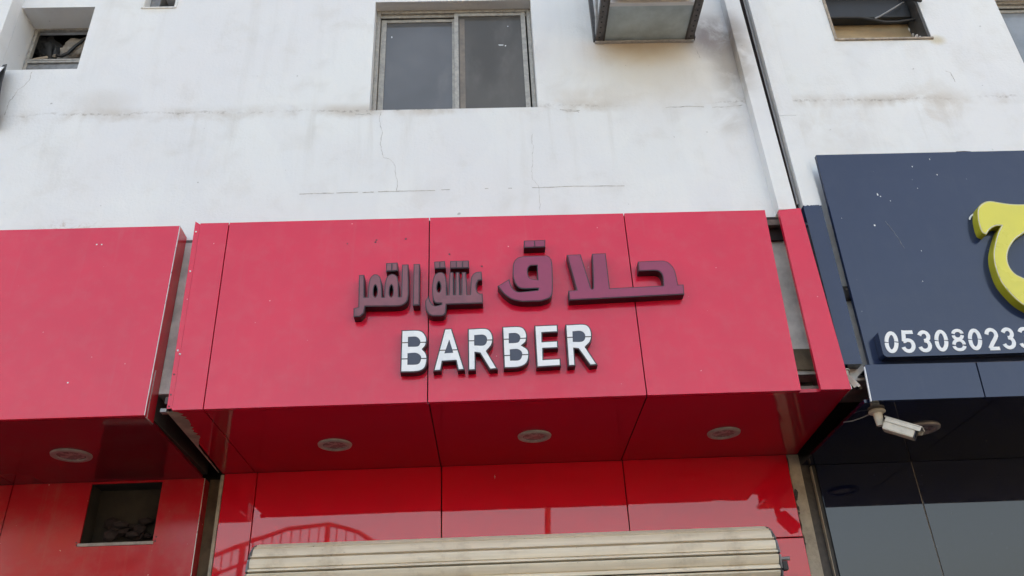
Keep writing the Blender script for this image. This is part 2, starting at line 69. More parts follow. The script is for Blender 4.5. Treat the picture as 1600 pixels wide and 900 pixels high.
CRACKS = [[(-0.677, 5.551), (-0.685, 5.492), (-0.671, 5.406), (-0.661, 5.353), (-0.671, 5.28), (-0.66, 5.207), (-0.646, 5.15), (-0.609, 5.139), (-0.58, 5.103), (-0.568, 5.082), (-0.56, 5.012), (-0.548, 4.953), (-0.55, 4.865)], [(0.357, 5.326), (0.35, 5.263), (0.357, 5.21), (0.345, 5.149), (0.344, 5.057), (0.334, 5.007), (0.338, 4.938), (0.374, 4.887), (0.373, 4.781), (0.373, 4.69)], [(-3.142, 5.983), (-3.141, 5.904), (-3.163, 5.851), (-3.198, 5.816), (-3.21, 5.757), (-3.229, 5.711), (-3.231, 5.653), (-3.231, 5.585)], [(1.553, 6.133), (1.58, 6.119), (1.598, 6.054), (1.609, 6.003)], [(3.366, 5.828), (3.399, 5.815), (3.404, 5.753), (3.409, 5.722)], [(1.622, 5.528), (1.745, 5.536), (1.837, 5.546)], [(1.296, 5.536), (1.432, 5.544), (1.565, 5.535)], [(0.559, 5.538), (0.647, 5.53), (0.696, 5.523)], [(-0.853, 5.534), (-0.809, 5.527), (-0.766, 5.537), (-0.73, 5.519)], [(0.69, 5.511), (0.669, 5.518), (0.598, 5.525)]]
LINES = [[(-1.177, 4.865), (-1.072, 4.868), (-0.955, 4.867)], [(-0.94, 4.868), (-0.8, 4.87)], [(-0.772, 4.866), (-0.698, 4.869)], [(-0.671, 4.87), (-0.526, 4.871), (-0.301, 4.87)], [(-0.261, 4.874), (-0.203, 4.875)], [(0.022, 4.876), (0.045, 4.875)], [(0.176, 4.874), (0.199, 4.874)], [(0.33, 4.874), (0.448, 4.874), (0.607, 4.879), (0.937, 4.872)]]

# ------------------------------------------------------------------ material helpers
class G:
    def __init__(s, name):
        s.m = bpy.data.materials.new(name)
        s.m.use_nodes = True
        s.t = s.m.node_tree
        s.b = s.t.nodes["Principled BSDF"]
        s.co = s.t.nodes.new("ShaderNodeTexCoord").outputs["Object"]
        sp = s.t.nodes.new("ShaderNodeSeparateXYZ")
        s.t.links.new(s.co, sp.inputs[0])
        s.x, s.y, s.z = sp.outputs
    def put(s, inp, v):
        if isinstance(v, bpy.types.NodeSocket):
            s.t.links.new(v, inp)
        else:
            inp.default_value = v
    def math(s, op, a, b=0.0, clamp=False):
        n = s.t.nodes.new("ShaderNodeMath"); n.operation = op; n.use_clamp = clamp
        s.put(n.inputs[0], a); s.put(n.inputs[1], b)
        return n.outputs[0]
    def mul(s, *a):
        r = a[0]
        for v in a[1:]: r = s.math('MULTIPLY', r, v)
        return r
    def vec(s, sx, sy, sz):
        n = s.t.nodes.new("ShaderNodeMapping")
        s.t.links.new(s.co, n.inputs[0]); n.inputs["Scale"].default_value = (sx, sy, sz)
        return n.outputs[0]
    def noise(s, scale=5, detail=4, rough=0.5, vec=None, dist=0.0):
        n = s.t.nodes.new("ShaderNodeTexNoise")
        s.t.links.new(vec or s.co, n.inputs["Vector"])
        n.inputs["Scale"].default_value = scale; n.inputs["Detail"].default_value = detail
        n.inputs["Roughness"].default_value = rough; n.inputs["Distortion"].default_value = dist
        return n.outputs["Fac"]
    def rng(s, v, a, b, c=0.0, d=1.0, smooth=True):
        n = s.t.nodes.new("ShaderNodeMapRange"); n.clamp = True
        if smooth: n.interpolation_type = 'SMOOTHSTEP'
        s.put(n.inputs[0], v)
        for i, q in enumerate((a, b, c, d)): n.inputs[i + 1].default_value = q
        return n.outputs[0]
    def blob(s, cx, cz, rx, rz):       # soft round mask on the facade, 1 in the middle
        dx = s.math('DIVIDE', s.math('SUBTRACT', s.x, cx), rx)
        dz = s.math('DIVIDE', s.math('SUBTRACT', s.z, cz), rz)
        d = s.math('SQRT', s.math('ADD', s.mul(dx, dx), s.mul(dz, dz)))
        return s.rng(d, 0.15, 1.0, 1.0, 0.0)
    def mix(s, f, a, b):
        n = s.t.nodes.new("ShaderNodeMix"); n.data_type = 'RGBA'
        s.put(n.inputs[0], f)
        for i, v in ((6, a), (7, b)):
            if isinstance(v, tuple): v = v + (1.0,) if len(v) == 3 else v
            s.put(n.inputs[i], v)
        return n.outputs[2]
    def out(s, color=None, rough=None, metal=None, spec=None, coat=None, coat_rough=None):
        if color is not None:
            if isinstance(color, tuple) and len(color) == 3: color = color + (1.0,)
            s.put(s.b.inputs["Base Color"], color)
        for k, v in (("Roughness", rough), ("Metallic", metal), ("Specular IOR Level", spec), ("Coat Weight", coat), ("Coat Roughness", coat_rough)):
            if v is not None: s.put(s.b.inputs[k], v)
        return s.m
    def bump(s, h, strength=0.2, dist=0.01):
        n = s.t.nodes.new("ShaderNodeBump")
        n.inputs["Strength"].default_value = strength; n.inputs["Distance"].default_value = dist
        s.t.links.new(h, n.inputs["Height"]); s.t.links.new(n.outputs[0], s.b.inputs["Normal"])

def plain(name, col, rough=0.5, var=0.25, scale=9.0, metal=0.0, spec=0.5, bump=0.0):
    g = G(name)
    n = g.noise(scale, 6, 0.62)
    f = g.rng(n, 0.3, 0.7)
    c = g.mix(f, tuple(v * (1 - var) for v in col), tuple(min(1, v * (1 + var * 0.5)) for v in col))
    r = g.rng(n, 0.25, 0.75, max(0.02, rough - 0.12), min(1, rough + 0.12))
    if bump: g.bump(g.noise(scale * 8, 4, 0.6), bump, 0.004)
    return g.out(c, r, metal, spec)

def wall_paint(stained=True):
    g = G("white_wall_paint" if stained else "white_pier_paint")
    big = g.noise(0.7, 5, 0.55)
    mid = g.noise(4.5, 6, 0.6, dist=0.4)
    fine = g.noise(38, 5, 0.65)
    drip = g.noise(1.0, 5, 0.6, vec=g.vec(7.5, 1, 0.55))
    c = g.mix(g.rng(big, 0.35, 0.68), (0.77, 0.785, 0.785), (0.745, 0.745, 0.76))
    # painted-over patches: rectangles of slightly different white, as roller strokes leave
    patch = g.noise(1.0, 1, 0.3, vec=g.vec(1.9, 1, 1.3))
    c = g.mix(g.mul(g.rng(patch, 0.5, 0.54), 0.22), c, (0.69, 0.70, 0.73))
    c = g.mix(g.mul(g.rng(mid, 0.5, 0.78), 0.26), c, (0.58, 0.555, 0.52))
    # rain streaks, stronger under the floor joint
    below = g.rng(g.z, 4.75, 5.55, 0.15, 1.0)
    above = g.rng(g.z, 5.53, 5.60, 1.0, 0.35)
    c = g.mix(g.mul(g.rng(drip, 0.52, 0.76), below, above, 0.38), c, (0.50, 0.475, 0.43))
    # dirt along the floor joint at z = 5.56
    zz = g.math('ADD', g.z, g.math('MULTIPLY', g.math('SUBTRACT', mid, 0.5), 0.10))
    d = g.math('ABSOLUTE', g.math('SUBTRACT', zz, 5.575))
    patchy = g.rng(g.noise(1.3, 4, 0.65), 0.36, 0.62)
    if not stained: patchy = 0.0
    c = g.mix(g.mul(g.rng(d, 0.012, 0.085, 1, 0), g.rng(mid, 0.32, 0.62), patchy, 0.62), c, (0.50, 0.44, 0.38))
    c = g.mix(g.mul(g.rng(d, 0.0, 0.016, 1, 0), g.rng(fine, 0.42, 0.62), patchy, 0.6), c, (0.22, 0.185, 0.16))
    # rust-yellow stain beneath the equipment cage and soot beside it
    rag = g.math('ADD', 0.55, g.math('MULTIPLY', mid, 0.9))
    c = g.mix(g.mul(g.blob(1.20, 6.10, 0.55, 0.24), rag, 0.55), c, (0.58, 0.40, 0.21))
    c = g.mix(g.mul(g.blob(1.30, 5.88, 0.75, 0.45), 0.42), c, (0.64, 0.56, 0.45))
    c = g.mix(g.mul(g.blob(1.72, 6.22, 0.30, 0.30), g.rng(mid, 0.2, 0.5), 0.85), c, (0.22, 0.185, 0.19))
    c = g.mix(g.mul(g.blob(1.82, 5.98, 0.22, 0.60), g.rng(mid, 0.28, 0.58), 0.7), c, (0.30, 0.255, 0.22))
    c = g.mix(g.mul(g.blob(1.72, 5.42, 0.17, 0.22), g.rng(mid, 0.32, 0.6), 0.45), c, (0.46, 0.42, 0.38))
    # brown grime on the ledges
    c = g.mix(g.mul(g.blob(-2.60, 4.63, 0.30, 0.10), g.rng(g.noise(16, 6, 0.7, dist=1.2), 0.46, 0.66), 0.75), c, (0.42, 0.31, 0.23))
    c = g.mix(g.mul(g.blob(-2.60, 5.68, 0.30, 0.17), rag, 0.40), c, (0.55, 0.50, 0.45))
    c = g.mix(g.mul(g.blob(2.45, 5.40, 0.42, 0.38), g.rng(mid, 0.35, 0.62), 0.35), c, (0.58, 0.53, 0.49))
    c = g.mix(g.mul(g.blob(3.20, 5.52, 0.38, 0.26), g.rng(mid, 0.35, 0.62), 0.45), c, (0.55, 0.47, 0.40))
    c = g.mix(g.mul(g.blob(0.75, 5.64, 0.45, 0.14), g.rng(mid, 0.3, 0.62), 0.35), c, (0.60, 0.52, 0.43))
    c = g.mix(g.mul(g.blob(-2.36, 6.64, 0.19, 0.12), 0.6), c, (0.70, 0.63, 0.52))
    c = g.mix(g.mul(g.blob(3.40, 6.14, 0.09, 0.07), 0.7), c, (0.60, 0.50, 0.32))
    # flecks
    c = g.mix(g.mul(g.rng(g.noise(24, 2, 0.4), 0.755, 0.80), 0.5), c, (0.17, 0.16, 0.15))
    g.bump(g.math('ADD', g.noise(55, 4, 0.6), g.math('ADD', g.math('MULTIPLY', g.noise(3.0, 3, 0.5), 3.5), g.math('MULTIPLY', g.noise(1.0, 3, 0.6, vec=g.vec(14, 1, 3)), 1.2))), 0.34, 0.006)
    return g.out(c, g.rng(mid, 0.3, 0.7, 0.5, 0.75), spec=0.35)

def panel_mat(name, col, dustcol, rough=0.10, dust=0.22, wave=0.012, spec=0.5, rspan=0.10, spots=0.55):
    """aluminium composite panel: smooth lacquer, a film of dust, a few scratches, a faint wave"""
    g = G(name)
    n1 = g.noise(1.1, 4, 0.55)
    n2 = g.noise(7, 6, 0.65)
    streak = g.noise(1.0, 4, 0.6, vec=g.vec(22, 22, 0.8))
    c = g.mix(g.rng(n1, 0.3, 0.7), tuple(v * 0.95 for v in col), tuple(v * 1.04 for v in col))
    f = g.math('ADD', g.mul(g.rng(n2, 0.42, 0.75), dust), g.mul(g.rng(streak, 0.55, 0.78), dust * 0.7))
    c = g.mix(f, c, dustcol)
    spot = g.rng(g.noise(42, 1, 0.3), 0.80, 0.83)
    c = g.mix(g.mul(spot, spots), c, tuple(min(1, v + 0.35) for v in dustcol))
    r = g.rng(n2, 0.3, 0.75, rough, rough + rspan)
    n = g.noise(1.6, 2, 0.4)
    g.bump(n, 0.35, wave)
    return g.out(c, r, spec=spec)

M = {}
M['wall'] = wall_paint()
M['pier'] = wall_paint(False)
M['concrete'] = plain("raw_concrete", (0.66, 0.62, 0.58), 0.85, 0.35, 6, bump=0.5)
M['concrete_dark'] = plain("sooty_concrete", (0.05, 0.042, 0.034), 0.9, 0.4, 7, bump=0.5)  # dark tone for the slab, rear walls and hole linings
M['gap_plaster'] = plain('stained_pale_plaster', (0.76, 0.73, 0.69), 0.85, 0.2, 8, bump=0.4)
M['dark_plaster'] = plain('dark_stained_plaster', (0.17, 0.125, 0.08), 0.9, 0.4, 9, bump=0.4)
M['plaster'] = plain("bare_plaster", (0.42, 0.37, 0.30), 0.85, 0.3, 11, bump=0.5)
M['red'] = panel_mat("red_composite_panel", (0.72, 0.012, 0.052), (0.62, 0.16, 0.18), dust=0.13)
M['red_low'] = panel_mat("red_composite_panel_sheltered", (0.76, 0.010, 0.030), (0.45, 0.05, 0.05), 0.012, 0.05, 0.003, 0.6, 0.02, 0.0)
M['red_soffit'] = panel_mat("red_composite_soffit", (0.50, 0.008, 0.030), (0.30, 0.05, 0.06), 0.03, 0.05, 0.003, 0.4, 0.03, 0.0)  # same red panels, base darkened to paint in the shade under the box
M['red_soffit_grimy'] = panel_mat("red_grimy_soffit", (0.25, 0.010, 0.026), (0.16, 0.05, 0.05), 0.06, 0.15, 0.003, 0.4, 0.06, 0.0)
M['red_dusty'] = panel_mat("red_composite_panel_dusty", (0.58, 0.012, 0.026), (0.46, 0.13, 0.11), 0.13, 0.22)
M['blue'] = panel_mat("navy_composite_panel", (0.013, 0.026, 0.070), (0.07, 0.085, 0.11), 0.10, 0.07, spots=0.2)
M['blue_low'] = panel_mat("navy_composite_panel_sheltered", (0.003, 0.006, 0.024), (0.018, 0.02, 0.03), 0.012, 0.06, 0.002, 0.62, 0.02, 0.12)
M['edge'] = plain("cut_aluminium_edge", (0.60, 0.55, 0.53), 0.35, 0.2, 20, metal=0.6)
M['joint'] = plain("dark_joint", (0.035, 0.022, 0.022), 0.9, 0.4, 20)
M['steel_dark'] = plain("dirty_dark_steel", (0.075, 0.068, 0.064), 0.55, 0.4, 25, metal=0.3)
M['steel_grey'] = plain("grey_steel", (0.25, 0.25, 0.25), 0.5, 0.3, 25, metal=0.4)
M['rust_steel'] = plain('rust_brown_steel', (0.16, 0.12, 0.10), 0.7, 0.4, 20)
M['angle'] = plain("painted_angle_iron", (0.13, 0.12, 0.12), 0.6, 0.4, 22)
M['angle_pale'] = plain("pale_angle_iron", (0.45, 0.45, 0.46), 0.55, 0.25, 22)
M['sheet'] = plain("grey_green_sheet", (0.44, 0.53, 0.55), 0.45, 0.22, 5)
M['frame'] = plain("weathered_aluminium", (0.40, 0.375, 0.34), 0.5, 0.28, 30, metal=0.25)
M['cladding_white'] = plain("pale_painted_metal", (0.66, 0.67, 0.68), 0.5, 0.1, 4)
def glass(name, col, rough, spec):
    g = G(name)
    n = g.noise(1.6, 3, 0.5)
    film = g.noise(3.5, 5, 0.6, vec=g.vec(1, 1, .45))
    c = g.mix(g.rng(n, .3, .7), tuple(v * .82 for v in col), tuple(v * 1.12 for v in col))
    c = g.mix(g.mul(g.rng(film, .5, .8), .22), c, (.30, .29, .28))
    g.bump(g.noise(1.3, 2, .4), .3, .012)
    return g.out(c, g.rng(film, .3, .75, rough, rough + .10), spec=spec)
M['glass_left'] = glass("dusty_tinted_glass", (0.120, 0.123, 0.130), 0.05, 0.6)
M['glass_right'] = glass("dusty_tinted_glass_dark", (0.098, 0.092, 0.085), 0.09, 0.32)
M['glass_clear'] = plain("pale_dusty_glass", (0.24, 0.27, 0.30), 0.06, 0.25, 3.0, spec=0.7)
M['tape'] = plain("brown_tape", (0.20, 0.17, 0.145), 0.6, 0.3, 12)
M['ply'] = plain("plywood", (0.40, 0.29, 0.17), 0.7, 0.18, 6)
M['black'] = plain("black_plastic", (0.018, 0.018, 0.02), 0.5, 0.3, 12)
M['sheet_dark'] = plain('dark_plastic_sheet', (0.05, 0.048, 0.05), 0.4, 0.4, 10)
M['cable'] = plain("grey_cable", (0.28, 0.28, 0.29), 0.5, 0.2, 12)
M['cloth'] = plain("dusty_grey_cloth", (0.34, 0.31, 0.28), 0.9, 0.35, 9, bump=0.4)
M['wood'] = plain("old_wood", (0.42, 0.34, 0.27), 0.75, 0.4, 18, bump=0.4)
M['can'] = plain("plum_black_letter_side", (0.026, 0.015, 0.023), 0.42, 0.3, 14)
M['mauve'] = plain("faded_mauve_acrylic", (0.325, 0.056, 0.122), 0.42, 0.12, 6, spec=0.3)
M['mauve_grey'] = plain("faded_grey_mauve_acrylic", (0.245, 0.094, 0.120), 0.45, 0.18, 9, spec=0.3)
M['white'] = plain("white_acrylic", (0.80, 0.82, 0.84), 0.3, 0.05, 7)
M['slate'] = plain("slate_film", (0.042, 0.052, 0.085), 0.4, 0.15, 9)
M['yellow'] = plain("yellow_acrylic", (0.70, 0.64, 0.085), 0.3, 0.04, 3)
M['yellow_side'] = plain("yellow_letter_side", (0.47, 0.43, 0.030), 0.4, 0.15, 9)
M['trim_ring'] = plain("grey_plastic_ring", (0.40, 0.37, 0.36), 0.45, 0.25, 20)
M['lens'] = plain("frosted_lens", (0.30, 0.26, 0.26), 0.25, 0.2, 20)
def shutter_mat():
    g = G("cream_shutter_paint")
    st = g.noise(1.0, 5, 0.65, vec=g.vec(1.2, 30, 30))
    n = g.noise(6, 6, 0.65)
    f = g.noise(45, 3, 0.6)
    c = g.mix(g.rng(st, 0.35, 0.7), (0.81, 0.715, 0.565), (0.65, 0.565, 0.435))
    c = g.mix(g.mul(g.rng(n, 0.50, 0.75), 0.55), c, (0.40, 0.32, 0.23))
    c = g.mix(g.mul(g.rng(f, 0.68, 0.76), 0.7), c, (0.20, 0.16, 0.12))
    g.bump(n, 0.25, 0.004)
    return g.out(c, g.rng(n, 0.3, 0.7, 0.34, 0.6), spec=0.5)
M['shutter'] = shutter_mat()
M['shutter_end'] = plain("galvanised_end_lock", (0.20, 0.20, 0.21), 0.5, 0.4, 25, metal=0.4)
M['camera_white'] = plain("yellowed_white_plastic", (0.66, 0.61, 0.52), 0.35, 0.15, 15)
M['asphalt'] = plain("asphalt", (0.05, 0.05, 0.052), 0.9, 0.35, 3, bump=0.4)
M['paving'] = plain("dark_paving", (0.065, 0.06, 0.058), 0.85, 0.25, 2, bump=0.3)
M['pale_render'] = plain("pale_render", (0.26, 0.24, 0.22), 0.85, 0.15, 1.5)
M['brown_render'] = plain('brown_render', (0.16, 0.10, 0.08), 0.85, 0.2, 1.5)
M['rail_paint'] = plain("dark_rail_paint", (0.03, 0.025, 0.025), 0.6, 0.2, 10)

# ------------------------------------------------------------------ mesh helpers
def new_bm(): return bmesh.new()

def box(bm, x0, x1, y0, y1, z0, z1, bev=0.0, shear=0.0):
    """axis-aligned box; shear moves x by shear per metre of z below z1"""
    r = bmesh.ops.create_cube(bm, size=1.0)
    for v in r['verts']:
        p = v.co
        v.co = Vector((x0 + (p.x + .5) * (x1 - x0), y0 + (p.y + .5) * (y1 - y0), z0 + (p.z + .5) * (z1 - z0)))
        v.co.x += shear * (z1 - v.co.z)
    if bev:
        vs = set(r['verts'])
        es = [e for e in bm.edges if e.verts[0] in vs and e.verts[1] in vs]
        bmesh.ops.bevel(bm, geom=es, offset=bev, segments=2, profile=0.6, affect='EDGES')
    return bm

def prism(bm, pts, y0, y1, holes=()):
    """polygon in (x, z) extruded from y0 (front) to y1 (back)"""
    loops = [list(pts)] + [list(h) for h in holes]
    flat = [p for l in loops for p in l]
    tris = tessellate_polygon([[Vector((p[0], p[1], 0)) for p in l] for l in loops])
    f = [bm.verts.new((p[0], y0, p[1])) for p in flat]
    b = [bm.verts.new((p[0], y1, p[1])) for p in flat]
    for t in tris:
        for vs in ([f[i] for i in t], [b[i] for i in reversed(t)]):
            try: bm.faces.new(vs)
            except ValueError: pass
    k = 0
    for l in loops:
        n = len(l)
        for i in range(n):
            j = (i + 1) % n
            bm.faces.new((f[k + i], f[k + j], b[k + j], b[k + i]))
        k += n
    bmesh.ops.recalc_face_normals(bm, faces=bm.faces)
    return bm

def area(p): return sum(p[i - 1][0] * p[i][1] - p[i][0] * p[i - 1][1] for i in range(len(p))) / 2

def inset(pts, d):
    """offset a polygon inwards by d metres"""
    s = 1 if area(pts) > 0 else -1
    out = []
    n = len(pts)
    for i in range(n):
        a, b, c = Vector(pts[i - 1]), Vector(pts[i]), Vector(pts[(i + 1) % n])
        e1, e2 = (b - a), (c - b)
        if e1.length < 1e-6 or e2.length < 1e-6: out.append(tuple(b)); continue
        n1 = Vector((-e1.y, e1.x)).normalized() * s
        n2 = Vector((-e2.y, e2.x)).normalized() * s
        m = n1 + n2
        L = m.length
        if L < 0.3: out.append(tuple(b + n1 * d)); continue
        m.normalize()
        k = min(1.8, 1.0 / max(0.2, m.dot(n1)))
        out.append(tuple(b + m * d * k))
    return out

def frame_for(d):
    d = d.normalized()
    a = Vector((0, 0, 1)) if abs(d.z) < 0.9 else Vector((1, 0, 0))
    u = d.cross(a).normalized()
    return u, u.cross(d).normalized()

def tube(bm, pts, r, n=8):
    pts = [Vector(p) for p in pts]
    rings = []
    for i, p in enumerate(pts):
        d = (pts[min(i + 1, len(pts) - 1)] - pts[max(i - 1, 0)])
        u, v = frame_for(d)
        rings.append([bm.verts.new(p + (u * math.cos(2 * math.pi * k / n) + v * math.sin(2 * math.pi * k / n)) * r) for k in range(n)])
    for a, b in zip(rings, rings[1:]):
        for k in range(n): bm.faces.new((a[k], a[(k + 1) % n], b[(k + 1) % n], b[k]))
    bm.faces.new(list(reversed(rings[0]))); bm.faces.new(rings[-1])
    return bm

def lathe(bm, prof, n=40, loc=(0, 0, 0), axis=Vector((0, 0, 1))):
    """profile [(radius, height)] turned about axis; closed where the radius is 0"""
    u, v = frame_for(axis); loc = Vector(loc); ax = axis.normalized()
    rings = []
    for r, h in prof:
        if r < 1e-6: rings.append([bm.verts.new(loc + ax * h)])
        else: rings.append([bm.verts.new(loc + ax * h + (u * math.cos(2 * math.pi * k / n) + v * math.sin(2 * math.pi * k / n)) * r) for k in range(n)])
    for a, b in zip(rings, rings[1:]):
        for k in range(n):
            q = [a[k % len(a)], a[(k + 1) % len(a)], b[(k + 1) % len(b)], b[k % len(b)]]
            w = []
            for t in q:
                if t not in w: w.append(t)
            if len(w) > 2: bm.faces.new(w)
    bmesh.ops.recalc_face_normals(bm, faces=bm.faces)
    return bm

def obj(name, bm, mat, parent=None, smooth=False, label=None):
    me = bpy.data.meshes.new(name)
    bm.normal_update(); bm.to_mesh(me); bm.free()
    me.materials.append(M[mat] if isinstance(mat, str) else mat)
    if smooth:
        for p in me.polygons: p.use_smooth = True
        me.set_sharp_from_angle(angle=R(38))
    o = bpy.data.objects.new(name, me)
    COL.objects.link(o)
    if parent is not None: attach(o, parent)
    if label: o['label'] = label
    return o

def world_loc(o):
    v = Vector(o.location)
    return v

def attach(o, parent):
    """parent keeping the mesh in facade metres (parents here are never turned unless asked for)"""
    o.parent = parent
    off = Vector((0, 0, 0)); p = parent
    while p is not None:
        off += Vector(p.location); p = p.parent
    if not parent.get('_local'): o.location = Vector(o.location) - off

def thing(name, label, cat, loc=(0, 0, 0), group=None, local=False, rx=0.0):
    o = bpy.data.objects.new(name, None)
    o.empty_display_size = 0.2
    COL.objects.link(o)
    o.location = loc; o.rotation_euler = (rx, 0, 0)
    o['label'] = label; o['category'] = cat
    if group: o['group'] = group
    if local: o['_local'] = True
    return o

def tag(o, label, cat, group=None):
    o['label'] = label; o['category'] = cat
    if group: o['group'] = group
    return o

def struct(o):
    o['kind'] = 'structure'; return o

def box_obj(name, dims, mat, parent=None, bev=0.0, shear=0.0, label=None):
    return obj(name, box(new_bm(), *dims, bev=bev, shear=shear), mat, parent, label=label)

def copy_tree(o, parent=None):
    c = o.copy(); COL.objects.link(c)
    if parent is not None: c.parent = parent
    for ch in list(o.children): copy_tree(ch, c)
    return c

# ------------------------------------------------------------------ ground
bm = new_bm(); box(bm, -150, 150, -150, 60, -0.32, -0.12)
struct(obj('road', bm, 'asphalt'))
bm = new_bm(); box(bm, -40, 40, -2.6, 1.3, -0.2, 0.0, 0.02)
struct(obj('pavement', bm, 'paving'))

# ------------------------------------------------------------------ the building above the shops
WY = 0.13                               # face of the upper wall
B = thing('apartment_building', 'white painted building with stained upper wall above the three shop fronts', 'building', (0, 0.13, 0))
TOP = 7.9
holes = [(-0.758, 0.408, 5.565, 6.632), (-3.37, -2.835, 6.004, 6.628), (-2.472, -2.252, 6.615, 6.86),
         (2.65, 3.366, 6.162, 6.72), (3.968, 5.134, 5.565, 6.632)]
hdepth = [0.15, 0.27, 0.22, 0.42, 0.15]
def holed_wall(x0, x1, z0, z1, y, hs, depths):
    bm = new_bm()
    xs = sorted({x0, x1, *[h[0] for h in hs], *[h[1] for h in hs]})
    zs = sorted({z0, z1, *[h[2] for h in hs], *[h[3] for h in hs]})
    V = {}
    def v(x, yy, z):
        k = (round(x, 5), round(yy, 5), round(z, 5))
        if k not in V: V[k] = bm.verts.new((x, yy, z))
        return V[k]
    for i in range(len(xs) - 1):
        for j in range(len(zs) - 1):
            cx, cz = (xs[i] + xs[i + 1]) / 2, (zs[j] + zs[j + 1]) / 2
            if any(h[0] < cx < h[1] and h[2] < cz < h[3] for h in hs): continue
            bm.faces.new((v(xs[i], y, zs[j]), v(xs[i + 1], y, zs[j]), v(xs[i + 1], y, zs[j + 1]), v(xs[i], y, zs[j + 1])))
    for (a, b, c, d), dp in zip(hs, depths):
        for (p, q) in (((a, c), (b, c)), ((b, c), (b, d)), ((b, d), (a, d)), ((a, d), (a, c))):
            bm.faces.new((v(p[0], y, p[1]), v(p[0], y + dp, p[1]), v(q[0], y + dp, q[1]), v(q[0], y, q[1])))
    # underside
    bm.faces.new((v(x0, y, z0), v(x0, y + 0.3, z0), v(x1, y + 0.3, z0), v(x1, y, z0)))
    return bm
obj('wall', holed_wall(-9, 9, 4.53, TOP, WY, holes, hdepth), 'wall', B)
# storeys above the picture, set on the same face
box_obj('upper_storeys', (-9, 9, WY + 0.004, 9.0, TOP, 14.0), 'wall', B)
bm = new_bm(); box(bm, -9, 9, 0.62, 0.70, 4.53, TOP); obj('inner_wall', bm, 'black', B)
box_obj('beam', (-9, 9, 0.136, 0.60, 3.50, 4.515), 'concrete', B)
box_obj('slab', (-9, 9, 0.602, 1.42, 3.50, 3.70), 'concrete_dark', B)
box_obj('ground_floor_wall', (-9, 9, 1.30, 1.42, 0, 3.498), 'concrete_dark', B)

# flat piers down the wall; they lean a touch
LEAN = 0.0165
def pier(x0, x1, z0, z1, yf, name='pier', mat='pier', lean=LEAN, bev=0.004, lab=None):
    return box_obj(name, (x0, x1, yf, WY + 0.02, z0, z1), mat, B, bev, lean, lab)
dz = TOP - 6.6
pier(1.850 - LEAN * dz, 1.964 - LEAN * dz, 4.60, TOP, 0.05)
pier(2.030 - LEAN * dz * .5 + LEAN * .5 * (TOP - 5.374), 2.150 - LEAN * dz * .5 + LEAN * .5 * (TOP - 5.374), 4.625, 5.3745, 0.05, lean=LEAN * .5, bev=.0015)
# upper length of the second pier, its seam at z = 5.375
pier(2.030 - LEAN * dz * .5, 2.150 - LEAN * dz * .5, 5.376, TOP, 0.05, lean=LEAN * .5, bev=.0015)
box_obj('pier', (-3.62, -3.3702, .015, .1295, 6.0, TOP), 'pier', B, .003)
box_obj('joint_filler', (1.93, 2.06, 0.120, 0.1285, 4.55, TOP), 'joint', B)  # dark strip paints shade and dirt into the back of the groove
# thin conduit in the groove between the piers
obj('conduit', tube(new_bm(), [(2.012 + (6.6 - z) * 0.0085, 0.085, z) for z in (7.8, 6.6, 5.6, 5.0, 4.66)], 0.006), 'cable', B, True)

# cracks and old plaster joints
def strip(pts, w, y):
    bm = new_bm()
    L, Rr = [], []
    n = len(pts)
    for i, p in enumerate(pts):
        a, b = Vector(pts[max(i - 1, 0)]), Vector(pts[min(i + 1, n - 1)])
        d = (b - a).normalized(); nn = Vector((-d.y, d.x))
        ww = w * random.uniform(0.5, 1.2) * 0.5
        L.append(bm.verts.new((p[0] + nn.x * ww, y, p[1] + nn.y * ww)))
        Rr.append(bm.verts.new((p[0] - nn.x * ww, y, p[1] - nn.y * ww)))
    for i in range(n - 1):
        bm.faces.new((L[i], Rr[i], Rr[i + 1], L[i + 1]))
    return bm
def refine(pts, k=4, jit=0.004):
    out = []
    for a, b in zip(pts, pts[1:]):
        for i in range(k):
            t = i / k
            out.append((a[0] + (b[0] - a[0]) * t + random.uniform(-jit, jit) * (i > 0), a[1] + (b[1] - a[1]) * t + random.uniform(-jit, jit) * (i > 0)))
    out.append(pts[-1]); return out
crack_mat = plain("crack_grey", (0.55, 0.53, 0.51), 0.9, 0.45, 30)
line_mat = plain("joint_line_grey", (0.50, 0.48, 0.46), 0.9, 0.4, 30)
for k, c in enumerate(CRACKS):
    obj('crack', strip(refine(c), (0.0034, .0026, .005)[k] if k < 3 else 0.006, WY - 0.0012), crack_mat, B)
for c in LINES:
    obj('plaster_joint', strip(refine(c, 8, 0.0012), 0.0055, WY - 0.0012), line_mat, B)

